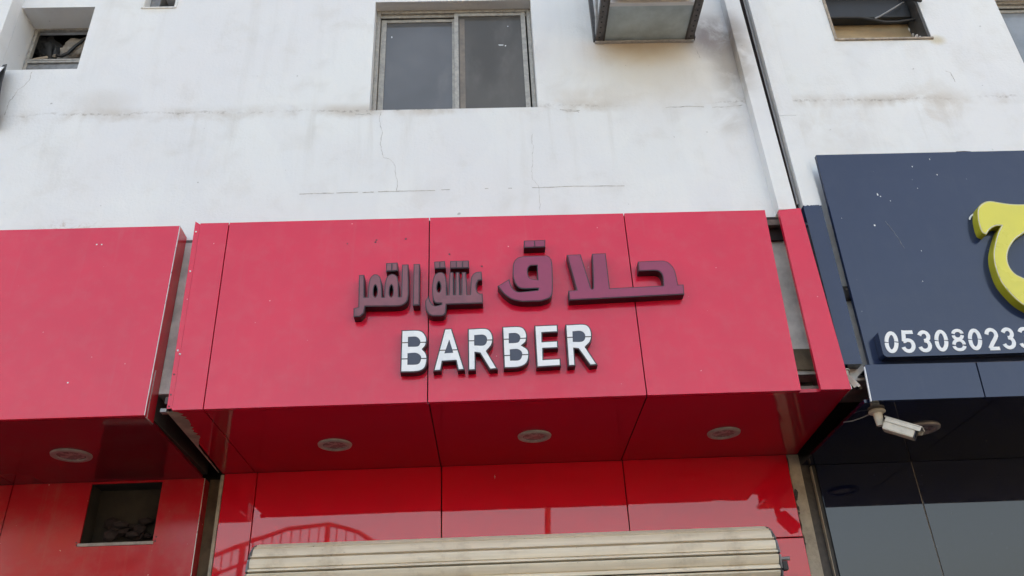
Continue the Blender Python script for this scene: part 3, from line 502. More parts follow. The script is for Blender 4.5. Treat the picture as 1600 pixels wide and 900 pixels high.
# sliding window (made once, the second one along the wall is a copy)
def make_window():
    w = bpy.data.objects.new('window', None); COL.objects.link(w); w['_local'] = True
    w.parent = B; w.location = Vector((-0.758, WY, 5.565)) - Vector(B.location)
    W, H = 1.166, 1.067
    y0 = 0.085
    bm = new_bm()
    for d in ((0.002, 0.030, y0, y0 + .06, 0.002, H - .002), (W - .030, W - .002, y0, y0 + .06, 0.002, H - .002)): box(bm, *d, bev=.003)
    box(bm, .031, W - .031, y0, y0 + .06, H - .030, H - .002, bev=.003)
    box(bm, .031, W - .031, y0, y0 + .06, .002, .026, bev=.003)
    obj('window_frame', bm, 'frame', w)
    box_obj('track', (.031, W - .031, y0 + .018, y0 + .024, H - .060, H - .031), 'frame', w)
    # left sash sits behind, right sash in front
    xm = 0.585
    def sash(x0, x1, ya, st, gl, z1, wl, wr):
        s = obj('sash', box(box(new_bm(), x0, x0 + wl, ya, ya + .022, .027, z1, .002), x1 - wr, x1, ya, ya + .022, .027, z1, .002), 'frame', w)
        bm = bmesh.new(); bm.from_mesh(s.data)
        box(bm, x0 + wl + .0005, x1 - wr - .0005, ya + .001, ya + .021, z1 - .030, z1, .002)
        box(bm, x0 + wl + .0005, x1 - wr - .0005, ya + .001, ya + .021, .027, .05, .002)
        bm.to_mesh(s.data); bm.free()
        box_obj('pane', (x0 + wl, x1 - wr, ya + .009, ya + .014, .05, z1 - .030), gl, w)
    sash(.034, xm + .012, y0 + .032, 0, 'glass_left', H - .062, .040, .03)
    sash(xm, W - .042, y0 + .004, 0, 'glass_right', H - .034, .032, .034)
    box_obj('tape', (xm + .040, xm + .078, y0 + .0125, y0 + .0128, .06, H - .09), 'tape', w)
    # paint flecks
    for x, z, a, b in ((.93, .70, .022, .005), (.965, .692, .006, .007), (.115, .83, .004, .012), (.99, .895, .006, .003)):
        bm = new_bm()
        vs = [bm.verts.new((x + a * math.cos(t) * random.uniform(.7, 1.2), y0 + (.0125 if x > .6 else .0405), z + b * math.sin(t) * random.uniform(.7, 1.2))) for t in [i * math.pi / 5 for i in range(10)]]
        bm.faces.new(vs)
        obj('paint_fleck', bm, 'white', w)
    return w
win = make_window()
win2 = copy_tree(win, B); win2.location = Vector((3.968, WY, 5.565)) - Vector(B.location)
for ch in win2.children:
    if ch.name.startswith('paint_fleck') or ch.name.startswith('tape'): bpy.data.objects.remove(ch)
    elif ch.name.startswith('pane'):
        ch.data = ch.data.copy(); ch.data.materials[0] = M['glass_clear']

# square vent opening, top left: old ventilator frame, a board across the foot
def part_empty(name):
    e = bpy.data.objects.new(name, None); COL.objects.link(e); attach(e, B); return e
vent = part_empty('vent_opening')
bm = new_bm()
yb = 0.33
for d in ((-3.362, -3.338, yb, yb + .03, 6.15, 6.624), (-2.862, -2.838, yb, yb + .03, 6.15, 6.624), (-3.337, -2.863, yb, yb + .03, 6.610, 6.624), (-3.337, -2.863, yb - .01, yb + .03, 6.262, 6.280), (-3.337, -2.863, yb - .004, yb + .03, 6.290, 6.304)):
    box(bm, *d, bev=.002)
obj('vent_frame', bm, 'frame', vent)
box_obj('kick_panel', (-3.336, -2.864, yb + .004, yb + .02, 6.10, 6.260), 'steel_grey', vent)
box_obj('ledge', (-3.36, -2.84, .362, .60, 6.30, 6.33), 'wood', vent)
box_obj('vent_back', (-3.365, -2.838, .52, .54, 6.10, 6.70), 'concrete_dark', vent)
obj('batten', tube(new_bm(), [(-3.35, .38, 6.345), (-3.14, .44, 6.47)], .014, 6), 'wood', vent)

# small opening, top
slot = part_empty('slot_opening')
box_obj('lining', (-2.47, -2.40, .20, .345, 6.617, 6.858), 'steel_grey', slot)
obj('bar', tube(new_bm(), [(-2.39, .24, 6.665), (-2.26, .22, 6.672)], .006), 'frame', slot, True)
bm = new_bm()
for d in ((-2.494, -2.473, WY - .010, WY + .02, 6.60, 6.90), (-2.251, -2.232, WY - .008, WY + .02, 6.60, 6.90), (-2.4725, -2.2515, WY - .006, WY + .02, 6.598, 6.6145)): box(bm, *d, bev=.004)
obj('sill', bm, M['wall'], slot)

# larger opening, top right, boarded at the foot
ro = part_empty('boarded_opening')
box_obj('board', (2.66, 3.355, .30, .312, 6.168, 6.72), 'ply', ro)
bm = new_bm()
for d in ((2.634, 2.652, WY - .012, WY + .05, 6.150, 6.72), (2.6525, 3.372, WY - .014, WY + .05, 6.146, 6.163)): box(bm, *d, bev=.003)
obj('opening_frame', bm, 'wood', ro)
box_obj('side_lining', (3.345, 3.3645, WY + .006, .50, 6.166, 6.715), 'steel_dark', ro)
for k, (x, z, a) in enumerate(((3.352, 6.26, .014), (3.352, 6.30, .020), (3.35, 6.35, .013), (3.352, 6.43, .018))):
    bm = new_bm()
    bmesh.ops.create_icosphere(bm, subdivisions=2, radius=a, matrix=Matrix.Translation((x - .008, .22 + .03 * k, z)) @ Matrix.Diagonal((.6, 1, random.uniform(.8, 1.6), 1)))
    obj('plaster_clump', bm, 'concrete', ro, True)
bm = new_bm(); box(bm, 2.66, 3.343, .215, .296, 6.478, 6.72, .01)
obj('dark_box', bm, 'black', ro)

# ------------------------------------------------------------------ equipment cage and air conditioner above
cg = thing('equipment_cage', 'dark slotted angle iron cage with grey sheet floor bolted to the stained white wall', 'bracket', (1.22, 0.13, 6.17))
CZ = 6.172; YO = -0.62
def angle_rail(a, b, leg, flip, z):
    bm = new_bm()
    x = a
    box(bm, x, x + leg * flip, YO, WY - .002, z, z + .004) if flip > 0 else box(bm, x + leg * flip, x, YO, WY - .002, z, z + .004)
    x2 = (x, x + .004) if flip > 0 else (x - .004, x)
    box(bm, *x2, YO, WY - .002, z + .0045, z + .042)
    return bm
obj('slotted_rail', angle_rail(.862, 0, .052, 1, CZ), 'angle', cg)
obj('slotted_rail', angle_rail(1.582, 0, .052, -1, CZ), 'angle', cg)
hole0 = None
for x in (.886, 1.556):
    y = WY - .05
    while y > YO + .02:
        if hole0 is None:
            hole0 = h = obj('bolt_hole', lathe(new_bm(), [(0, 0), (.0065, 0), (.0065, .0015), (0, .0015)], 8), 'black', cg)
        else:
            h = hole0.copy(); COL.objects.link(h); h.parent = cg
        h.location = Vector((x, y, CZ - .0016)) - Vector(cg.location); y -= .048
box_obj('floor_sheet', (.92, 1.524, -.205, WY - .012, CZ + .006, CZ + .010), 'sheet', cg)
box_obj('inner_rail', (.9145, .926, YO, WY - .004, CZ - .006, CZ + .003), 'steel_dark', cg)
box_obj('inner_rail', (1.518, 1.5295, YO, WY - .004, CZ - .006, CZ + .003), 'steel_dark', cg)
box_obj('cross_rail', (.927, 1.517, -.240, -.208, CZ - .005, CZ + .028), 'cladding_white', cg, .002)
box_obj('cross_rail', (.927, 1.517, YO, YO + .03, CZ - .001, CZ + .028), 'angle_pale', cg, .002)
bm = new_bm(); box(bm, .858, 1.584, WY - .022, WY - .0005, CZ - .016, CZ - .002, .002)
obj('wall_rail', bm, 'angle_pale', cg)
for x, s in ((.846, 1), (1.594, -1)):
    bm = new_bm()
    box(bm, min(x, x + .035 * s), max(x, x + .035 * s), WY - .005, WY - .001, CZ + .002, 7.3)
    box(bm, min(x, x + .004 * s), max(x, x + .004 * s), WY - .038, WY - .0055, CZ + .002, 7.3)
    obj('wall_post', bm, 'angle', cg)
    box_obj('front_post', (min(x + .02 * s, x + .055 * s), max(x + .02 * s, x + .055 * s), YO, YO + .004, CZ + .044, 7.3), 'angle', cg)
obj('brace', tube(new_bm(), [(.872, WY - .03, CZ + .05), (.872, -.35, 6.80)], .011, 6), 'angle_pale', cg)
ac = thing('air_conditioner', 'grey air conditioner unit standing in the angle iron cage', 'air conditioner', (1.22, -.2, 6.21))
bm = new_bm(); box(bm, .96, 1.49, -.56, -.02, 6.205, 6.78, .012)
obj('casing', bm, 'steel_grey', ac)
for k in range(9):
    box_obj('louvre', (1.0, 1.45, -.572, -.5605, 6.27 + k * .05, 6.295 + k * .05), 'steel_dark', ac, .002)
box_obj('base_tray', (.95, 1.50, -.57, -.01, 6.199, 6.2045), 'steel_dark', ac)

# ------------------------------------------------------------------ barber shop front
S = thing('shop_front', 'red panelled barber shop front with deep fascia box and glossy soffit', 'shop front', (0.13, 1.13, 0))
ZB, ZT = 3.347, 4.566
def panel(name, x0, x1, y0, y1, z0, z1, mat, par, tilt=0.0, bev=.0022):
    o = box_obj(name, (x0, x1, y0, y1, z0, z1), mat, par, bev)
    if tilt:
        cx, cy, cz = (x0 + x1) / 2, y0, (z0 + z1) / 2
        for v in o.data.vertices:
            v.co.y += tilt * (v.co.z - cz) + tilt * 0.6 * (v.co.x - cx)
    return o
J = .0034
def quad_panel(name, tl, tr, br, bl, y0, y1, mat, par):
    return obj(name, prism(new_bm(), [tl, tr, br, bl], y0, y1), mat, par)
quad_panel('fascia_panel', (-1.728, ZT), (-1.553 - J, ZT), (-1.540 - J, ZB), (-1.708, ZB), 0, .028, 'red', S)
quad_panel('fascia_panel', (-1.553 + J, ZT), (-.326 - J, ZT + .001), (-.326 - J, ZB), (-1.540 + J, ZB), 0, .028, 'red', S)
quad_panel('fascia_panel', (-.326 + J, ZT + .001), (.882 - J, ZT - .001), (.882 - J, ZB + .001), (-.326 + J, ZB), 0, .028, 'red', S)
quad_panel('fascia_panel', (.882 + J, ZT - .001), (1.772, ZT - .002), (1.744, ZB + .001), (.882 + J, ZB + .001), 0, .028, 'red', S)
quad_panel('fascia_strip', (1.858, ZT - .006), (1.999, ZT + .006), (2.024, ZB - .002), (1.856, ZB + .001), -.002, .026, 'red', S)
quad_panel('edge_flange', (-1.762, ZT + .018), (-1.7305, ZT - .004), (-1.7105, ZB + .012), (-1.738, ZB + .010), .004, .010, 'red', S)
for x, z in ((-1.748, 4.508), (-1.741, 4.226), (-1.733, 3.706), (-1.716, 3.681)):
    obj('rivet', lathe(new_bm(), [(0, .0045), (.004, .003), (.006, 0)], 10, (x, .004 if x < -1.72 else 0.0, z), Vector((0, -1, 0))), 'white', S, True)
for x, z in ((-1.728, 3.438), (-1.727, 3.37), (-1.730, 3.56)):
    obj('rivet', lathe(new_bm(), [(0, .0015), (.005, .001), (.005, 0)], 10, (x, .004, z), Vector((0, -1, 0))), 'black', S, True)
for x, z, a in ((-.469, 4.415, .006), (-.203, 4.297, .006), (-.010, 4.206, .006), (-.821, 4.391, .004), (-.646, 4.412, .005), (-.652, 4.397, .006)):
    obj('screw_hole', lathe(new_bm(), [(0, .001), (a * .8, .0008), (a, 0)], 8, (x, 0, z), Vector((0, -1, 0))), 'black', S)
# backing so that the joints read dark; it stops short of the open slot
box_obj('fascia_backing', (-1.70, 1.735, .0285, .05, ZB + .01, ZT - .001), 'joint', S)
box_obj('fascia_backing', (1.868, 1.99, .027, .05, ZB + .01, ZT - .02), 'joint', S)
# steel behind the open slot
box_obj('slot_cover', (1.70, 1.90, .112, .1285, ZT - .155, ZT + .02), 'joint', S)
box_obj('frame_rail', (1.70, 1.90, .06, .10, ZT - .075, ZT - .035), 'rust_steel', S)
box_obj('frame_rail', (1.70, 1.90, .06, .10, ZB + .028, ZB + .05), 'rust_steel', S)
obj('rubble', prism(new_bm(), [(1.70, 3.66), (1.95, 3.655), (1.95, 3.52), (1.70, 3.53)], .122, .135), 'dark_plaster', S)
box_obj('void_board', (1.70, 1.92, .25, .27, ZB + .01, 3.499), 'black', S)  # black sheet painted in as the shade of the open void
# right end: return of the strip
box_obj('edge_return', (2.0262, 2.0292, -.002, .12, ZB - .002, ZB + .026), 'edge', S)
# soffit panels
ZS = ZB
def soffit(x0f, x1f, x0b, x1b, mat='red_soffit', zs=ZS, par=S, y0=.0005, y1=1.128, name='soffit_panel'):
    bm = new_bm()
    lo = [bm.verts.new(p) for p in ((x0f, y0, zs), (x1f, y0, zs), (x1b, y1, zs), (x0b, y1, zs))]
    hi = [bm.verts.new((v.co.x, v.co.y, zs + .02)) for v in lo]
    bm.faces.new(lo[::-1]); bm.faces.new(hi)
    for i in range(4): bm.faces.new((lo[i], lo[(i + 1) % 4], hi[(i + 1) % 4], hi[i]))
    bmesh.ops.recalc_face_normals(bm, faces=bm.faces)
    return obj(name, bm, mat, par)
ZSo = ZB - .0006
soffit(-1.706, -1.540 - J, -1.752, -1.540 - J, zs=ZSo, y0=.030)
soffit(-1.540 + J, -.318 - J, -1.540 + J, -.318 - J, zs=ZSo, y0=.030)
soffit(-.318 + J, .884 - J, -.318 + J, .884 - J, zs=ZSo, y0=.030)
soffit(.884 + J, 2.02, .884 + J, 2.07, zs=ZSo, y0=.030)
box_obj('soffit_backing', (-1.68, 1.70, .032, 1.12, ZB + .0205, ZB + .03), 'joint', S)
# torn strip of film hanging on at the left edge of the soffit
bm = new_bm()
jag = [(-1.712, .02)]
for i in range(46):
    y = .03 + 1.07 * i / 45
    w = .060 if y < .42 else .060 * max(0.12, (0.62 - y) / .2) if y < .6 else .007
    jag.append((-1.722 - .045 * y + w * random.uniform(.55, 1.1), y + random.uniform(-.006, .006)))
jag += [(-1.772, 1.1), (-1.752, .5), (-1.742, .02)]
vs = [bm.verts.new((x, y, ZSo - .0022)) for x, y in jag]; vt = [bm.verts.new((x, y, ZSo - .0006)) for x, y in jag]
bm.faces.new(vs); bm.faces.new(vt[::-1])
for i in range(len(jag)): bm.faces.new((vs[i - 1], vs[i], vt[i], vt[i - 1]))
bmesh.ops.recalc_face_normals(bm, faces=bm.faces)
obj('torn_edge', bm, 'plaster', S)
box_obj('bracket', (-1.775, -1.742, .012, .05, ZB - .004, ZB + .016), 'steel_grey', S)
box_obj('bracket', (-1.765, -1.743, .03, .05, ZB + .05, ZB + .09), 'steel_dark', S)
# wall below the soffit
WL = 1.13
ZW = ZSo - .001
def wallp(x0, x1, z0, z1, t=0.0, mat='red_low', par=S, y=WL):
    return panel('wall_panel', x0, x1, y, y + .03, z0, z1, mat, par, t, .002)
wallp(-1.738, -1.524 - J, 0.05, ZW, .0004)
wallp(-1.524 + J, -.314 - J, 2.35, ZW, -.001)
wallp(-.314 + J, .893 - J, 2.35, ZW, .0008)
wallp(.893 + J, 1.999, 2.805, ZW, -.0012)
wallp(1.66, 2.001, 0.05, 2.797, .001)
wallp(.893 + J, 1.6575, 2.35, 2.797, .001)
box_obj('wall_backing', (-1.72, 1.99, WL + .034, WL + .05, 0.05, ZW), 'joint', S)
box_obj('edge_trim', (-1.762, -1.7405, WL - .006, WL + .05, 0.05, ZW - .008), 'plaster', S, .003)
pts = []
for i in range(8):
    q = i * math.pi / 4; a = .018 if i in (2, 6) else (.010 if i % 2 == 0 else .003)
    pts.append((.037 + a * .45 * math.cos(q), 3.263 + a * math.sin(q)))
obj('paint_fleck', prism(new_bm(), pts, WL - .0026, WL - .0005), 'white', S)  # a glint on the lacquer, painted as a white four-pointed star
# bare plaster strip at the right edge
rag = [(2.003, ZW)]
z = ZW - .03
while z > 2.2:
    rag.append((2.003 + random.choice((0, 0, 0, .003, .008, .015)) , z)); z -= random.uniform(.02, .06)
rag += [(2.003, .05), (2.079, .05), (2.083, ZW)]
obj('plaster_strip', prism(new_bm(), rag, WL + .004, WL + .10), 'plaster', S)
for cz, a in ((3.09, .022), (3.055, .013), (2.985, .012), (2.955, .008), (2.76, .006)):
    pts = [(2.004 + a * .55 + a * .62 * math.cos(t) * random.uniform(.7, 1.3), cz + a * 1.35 * math.sin(t) * random.uniform(.7, 1.3)) for t in [i * math.pi / 5 for i in range(10)]]
    obj('chipped_hole', prism(new_bm(), pts, WL + .002, WL + .005), 'black', S)

# ------------------------------------------------------------------ left neighbour
Lf = thing('shop_front', 'plain red panelled shop front left of the barber with square hole under its soffit', 'shop front', (-3.4, 1.13, 0))
panel('fascia_panel', -3.072, -1.851, 0, .026, 3.322, 4.552, 'red', Lf)
panel('fascia_panel', -4.30, -3.08, 0, .026, 3.322, 4.552, 'red', Lf)
box_obj('fascia_backing', (-4.3, -1.87, .028, .045, 3.34, 4.53), 'joint', Lf)
box_obj('side_return', (-1.8508, -1.8482, .003, .128, 3.322, 4.550), 'red_dusty', Lf)
box_obj('edge_trim', (-1.8505, -1.8470, -.0022, .0028, 3.322, 4.552), 'edge', Lf)
box_obj('edge_trim', (-1.8478, -1.8460, .028, .036, 3.322, 3.60), 'edge', Lf)
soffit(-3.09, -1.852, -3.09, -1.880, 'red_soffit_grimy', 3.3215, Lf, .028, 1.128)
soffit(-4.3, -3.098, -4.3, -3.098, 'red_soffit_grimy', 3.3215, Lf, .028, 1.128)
box_obj('channel_lining', (-1.8795, -1.8500, .13, 1.128, 3.345, 3.49), 'concrete_dark', Lf)
bm = new_bm(); box(bm, -1.8505, -1.847, .02, .125, 3.3165, 3.3208)
obj('edge_trim', bm, 'edge', Lf)
def wall_with_hole():
    hs = [(-2.592, -2.136, 2.925, 3.306)]
    b = holed_wall(-3.095, -1.864, 0.05, 3.3200, WL, hs, [.012])
    return b
obj('wall_panel', wall_with_hole(), 'red_dusty', Lf)
wallp(-4.3, -3.104, 0.05, 3.32, .001, 'red_dusty', Lf)
box_obj('side_return', (-1.8645, -1.8625, WL + .001, WL + .14, 0.05, 3.320), 'red_dusty', Lf)
box_obj('edge_trim', (-1.8655, -1.8615, WL - .002, WL + .001, 0.05, 3.3195), 'edge', Lf)
box_obj('sill_trim', (-2.600, -2.130, WL - .008, WL + .012, 2.905, 2.9245), 'trim_ring', Lf, .002)
bm = new_bm()                          # the hole's box
for d in ((-2.594, -2.5925, WL + .0125, 1.29, 2.9, 3.32), (-2.1355, -2.134, WL + .0125, 1.29, 2.9, 3.32), (-2.5925, -2.1355, WL + .0125, 1.29, 3.3065, 3.318), (-2.5925, -2.1355, WL + .0125, 1.29, 2.90, 2.9245)): box(bm, *d)
obj('hole_lining', bm, 'concrete_dark', Lf)
bm = new_bm()
for k in range(12):
    m = Matrix.Translation((random.uniform(-2.48, -2.2), random.uniform(1.20, 1.27), 2.98 + random.uniform(0, .12))) @ Matrix.Diagonal((1.4, .8, random.uniform(.6, 1.5), 1))
    bmesh.ops.create_icosphere(bm, subdivisions=1, radius=random.uniform(.02, .045), matrix=m)
obj('rubble', bm, 'joint', Lf)
for x, z in ((-2.612, 2.932), (-2.607, 2.915), (-2.118, 2.95), (-2.120, 2.925)):
    obj('screw', lathe(new_bm(), [(0, .002), (.004, .0015), (.005, 0)], 8, (x, WL, z), Vector((0, -1, 0))), 'black', Lf)
box_obj('recess_wall', (-1.862, -1.7645, WL + .10, WL + .13, 0.0, 3.34), 'dark_plaster', B)

for x, z in ((-2.327, 4.43), (-2.297, 4.429), (-2.301, 3.527)):
    obj('paint_fleck', lathe(new_bm(), [(0, .001), (.004, .0008), (.005, 0)], 7, (x, 0, z), Vector((0, -1, 0))), 'white', Lf)
# ------------------------------------------------------------------ right neighbour
Rf = thing('shop_front', 'navy blue shop front right of the barber with large leaning fascia', 'shop front', (3.4, 1.13, 0))
TILT = math.asin(.0340)
bp = bpy.data.objects.new('fascia', None); COL.objects.link(bp); bp.parent = Rf
bp.location = Vector((2.187, .040, 3.545)) - Vector(Rf.location); bp.rotation_euler = (TILT, 0, 0); bp['_local'] = True
bm = new_bm(); box(bm, .0, 3.2, 0, .030, -.045, 1.440, .003)
obj('fascia_panel', bm, 'blue', bp)
for z in (.12, .62, 1.12): box_obj('fixing_rail', (.06, 3.1, .031, .06, z, z + .03), 'steel_dark', bp)
for x, z, a in ((.61, 1.33, .006), (.33, 1.12, .010), (.345, 1.105, .006), (.40, 1.07, .005), (.755, 1.26, .007), (.255, .89, .009), (.60, 1.16, .004), (.74, 1.385, .005), (.06, .95, .003), (.50, .70, .004), (.45, .49, .005)):
    bm = new_bm()
    vs = [bm.verts.new((x + a * .6 * math.cos(q) * random.uniform(.5, 1.2), -.0006, z + a * math.sin(q) * random.uniform(.5, 1.2))) for q in [i * math.pi / 4 for i in range(8)]]
    bm.faces.new(vs)
    obj('paint_fleck', bm, 'white', bp)
def scratch(pts): return strip(refine(pts, 6, .003), .003, -.0006)
obj('scratch', scratch([(.33, .92), (.36, .85), (.385, .78), (.40, .72)]), plain("scratch_grey", (.17, .19, .22), .7, .3, 40), bp)
# lower band
quad_panel('lower_panel', (2.136, 3.488), (2.770, 3.482), (2.756, 3.272), (2.120, 3.272), -.004, .022, 'blue', Rf)
quad_panel('lower_panel', (2.779, 3.482), (5.2, 3.47), (5.2, 3.272), (2.764, 3.272), -.004, .022, 'blue', Rf)
box_obj('lower_backing', (2.16, 5.2, .024, .05, 3.29, 3.47), 'joint', Rf)
obj('edge_trim', prism(new_bm(), [(2.128, 3.476), (2.1335, 3.476), (2.1195, 3.268), (2.114, 3.268)], -.006, .004), 'white', Rf)
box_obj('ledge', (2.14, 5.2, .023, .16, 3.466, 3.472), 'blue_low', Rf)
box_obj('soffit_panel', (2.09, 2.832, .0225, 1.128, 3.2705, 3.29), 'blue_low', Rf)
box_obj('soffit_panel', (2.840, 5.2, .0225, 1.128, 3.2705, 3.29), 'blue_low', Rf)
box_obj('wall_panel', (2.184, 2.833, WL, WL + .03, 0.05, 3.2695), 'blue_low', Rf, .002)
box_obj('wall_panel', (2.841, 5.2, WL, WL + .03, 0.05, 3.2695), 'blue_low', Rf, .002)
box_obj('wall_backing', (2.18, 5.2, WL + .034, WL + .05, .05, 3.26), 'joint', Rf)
box_obj('joint_bead', (2.8345, 2.8395, WL + .004, WL + .012, .05, 3.2685), 'tape', Rf)
box_obj('edge_trim', (2.150, 2.1545, WL - .002, WL + .03, .05, 3.262), 'plaster', Rf)
box_obj('edge_return', (2.155, 2.1835, WL + .012, WL + .02, .05, 3.262), 'black', Rf)
box_obj('recess_wall', (2.080, 2.1495, WL + .03, WL + .06, 0.0, 3.34), 'steel_dark', B)
# clad foot of the second pier, ragged top edge
top = [(2.0435 + .1155 * i / 14, 4.624 + random.uniform(-.007, .004)) for i in range(15)]
obj('pier_cladding', prism(new_bm(), top + [(2.149, 3.517), (2.041, 3.517)], .046, .118), 'blue', Rf)
box_obj('clip', (2.168, 2.236, .095, .145, 3.970, 4.055), 'steel_dark', Rf)
box_obj('gap_backing', (2.10, 2.40, .1285, .134, 3.45, 4.529), 'gap_plaster', B)
obj('clip_bolt', lathe(new_bm(), [(0, .006), (.006, .004), (.007, 0)], 8, (2.200, .095, 4.033), Vector((0, -1, 0))), 'edge', Rf, True)
obj('wire_stub', tube(new_bm(), [(3.19, .10, 4.985), (3.19, .105, 5.055), (3.20, .10, 5.07), (3.25, .095, 5.068), (3.29, .09, 5.06)], .003, 6), 'black', Rf)

# ------------------------------------------------------------------ lettering
def letters(name, data, loc, label, y0, face_mat, pname='letter', group=None):
    t = thing(name, label, 'sign', loc, group)
    for pts, hs in data:
        b = obj(pname, prism(new_bm(), pts, y0, -.0006, hs), 'can', t)
        fb = new_bm()
        prism(fb, inset(pts, .0058), y0 - .0025, y0 - .0004, [inset(h, -.0050) for h in hs])
        obj('letter_face', fb, face_mat, b)
    return t
A1 = letters('sign_lettering', BIG, (0.77, 0, 3.95), 'large mauve Arabic letters, the bigger right hand word of the red fascia', -.062, 'mauve')
A2 = letters('sign_lettering', SMALL, (-.52, 0, 3.9), 'smaller greyish mauve Arabic words in narrow letters on the red fascia', -.062, 'mauve_grey')
# dividing lines in the dot plates
def bars(t, lst, y):
    for (x0, x1, z0, z1) in lst: box_obj('dot_divider', (x0, x1, y - .004, y - .0022, z0, z1), 'can', t)
def dots(t, pts, n, y):
    xs = [p[0] for p in pts]; zs = [p[1] for p in pts]
    for k in range(1, n):
        x = min(xs) + (max(xs) - min(xs)) * k / n
        bars(t, [(x - .003, x + .003, min(zs) + .008, max(zs) - .008)], y)
dots(A1, BIG[2][0], 2, -.062)
dots(A2, SMALL[1][0], 2, -.062); dots(A2, SMALL[2][0], 3, -.062); dots(A2, SMALL[5][0], 2, -.062)
A3 = thing('sign_lettering', 'white block letters BARBER with dark sides on the red fascia', 'sign', (0.1, 0, 3.6))
for pts, cnt, cuts in BARBER:
    b = obj('letter', prism(new_bm(), pts, -.052, -.0006), 'can', A3)
    obj('letter_face', prism(new_bm(), inset(pts, .0068), -.0545, -.0524, [inset(c, -.0015) for c in cnt]), 'white', b)
    for c in cnt: obj('counter_plate', prism(new_bm(), c, -.0540, -.0522), 'slate', b)
    ci = inset(pts, .0048)
    xs = [p[0] for p in ci]
    for c in cuts:
        x0 = max(min(p[0] for p in c), min(xs)); x1 = min(max(p[0] for p in c), max(xs))
        z = sum(p[1] for p in c) / 4
        # keep the cut inside the letter's own outline
        ins = []
        for i in range(len(ci)):
            (ax, az), (bx, bz) = ci[i - 1], ci[i]
            if (az > z) != (bz > z): ins.append(ax + (z - az) / (bz - az) * (bx - ax))
        ins.sort()
        if len(ins) >= 2: x0 = max(x0, ins[0]); x1 = min(x1, ins[-1])
        if x1 - x0 > .004: box_obj('cut_line', (x0, x1, -.0554, -.0528, z - .0028, z + .0028), 'can', b)
# yellow letter and number board lean with the navy fascia
yl = thing('sign_letter', 'large yellow Arabic letter with deep sides on the navy fascia', 'sign', (2.187, .040, 3.545), local=True, rx=TILT)
b = obj('letter_side', prism(new_bm(), YELLOW, -.060, -.0008), 'yellow_side', yl)
obj('letter_rim', prism(new_bm(), inset(YELLOW, .0035), -.0615, -.0604), 'edge', yl)
obj('letter_face', prism(new_bm(), inset(YELLOW, .0075), -.0630, -.0618), 'yellow', yl)
obj('drip', strip([(.862, .914), (.872, .930), (.887, .945), (.905, .955), (.921, .967), (.947, .982)], .011, -.004), 'white', yl)
nb = thing('number_board', 'navy lightbox board with white telephone number along the foot of the blue fascia', 'sign', (2.187, .040, 3.545), local=True, rx=TILT)
obj('board', prism(new_bm(), BOARD, -.070, -.0008), 'blue', nb)
# digits as flat cut strokes: path in a unit box (x 0..1, z 0..1)
def arc(cx, cz, rx, rz, a0, a1, n=10): return [(cx + rx * math.cos(R(a0 + (a1 - a0) * i / n)), cz + rz * math.sin(R(a0 + (a1 - a0) * i / n))) for i in range(n + 1)]
STROKES = {
 '0': [arc(.5, .52, .365, .36, 0, 180, 16), arc(.5, .48, .365, .36, 180, 360, 16)],
 '3': [arc(.48, .70, .34, .19, 165, -90, 14) , arc(.46, .32, .38, .21, 90, -165, 14)],
 '2': [arc(.48, .67, .36, .22, 175, -15, 12) + [(.70, .50), (.42, .30), (.18, .10)], [(.13, .085), (.90, .085)]],
 '5': [[(.90, .91), (.19, .91)], [(.22, .99), (.17, .52)], [(.14, .53)] + arc(.46, .34, .39, .235, 128, -165, 16)],
 '8': [arc(.5, .755, .335, .145, 3, 177, 14), arc(.5, .70, .335, .165, 183, 357, 14), arc(.5, .30, .385, .195, 2, 178, 14), arc(.5, .245, .385, .155, 182, 358, 14)],
}
def thick(bm, pts, w, asp, y0, y1):
    """flat stroke of constant width; pts are already in metres"""
    n = len(pts); L, Rr = [], []
    for i in range(n):
        a, c = Vector(pts[max(i - 1, 0)]), Vector(pts[min(i + 1, n - 1)])
        d = (c - a).normalized(); nn = Vector((-d.y, d.x)) * w / 2
        p = Vector(pts[i]); L.append(p + nn); Rr.append(p - nn)
    for i in range(n - 1):
        f = [bm.verts.new((p.x, y0, p.y)) for p in (L[i], Rr[i], Rr[i + 1], L[i + 1])]
        k = [bm.verts.new((p.x, y1, p.y)) for p in (L[i], Rr[i], Rr[i + 1], L[i + 1])]
        bm.faces.new(f); 
        for j in range(4): bm.faces.new((f[j], f[(j + 1) % 4], k[(j + 1) % 4], k[j]))
for c, tl, tr, bl in DIGITS:
    tl, tr, bl = Vector(tl), Vector(tr), Vector(bl)
    ex, ez = tr - tl, tl - bl
    bm = new_bm()
    for si, st in enumerate(STROKES[c]):
        P = [bl + ex * u + ez * v for u, v in st]
        thick(bm, [(p.x, p.y) for p in P], ex.length * (.245 if c == '8' else .285), 1, -.0722 - .0004 * si, -.0702)
    bmesh.ops.remove_doubles(bm, verts=bm.verts, dist=.00005)
    bmesh.ops.recalc_face_normals(bm, faces=bm.faces)
    obj('digit', bm, 'white', nb)

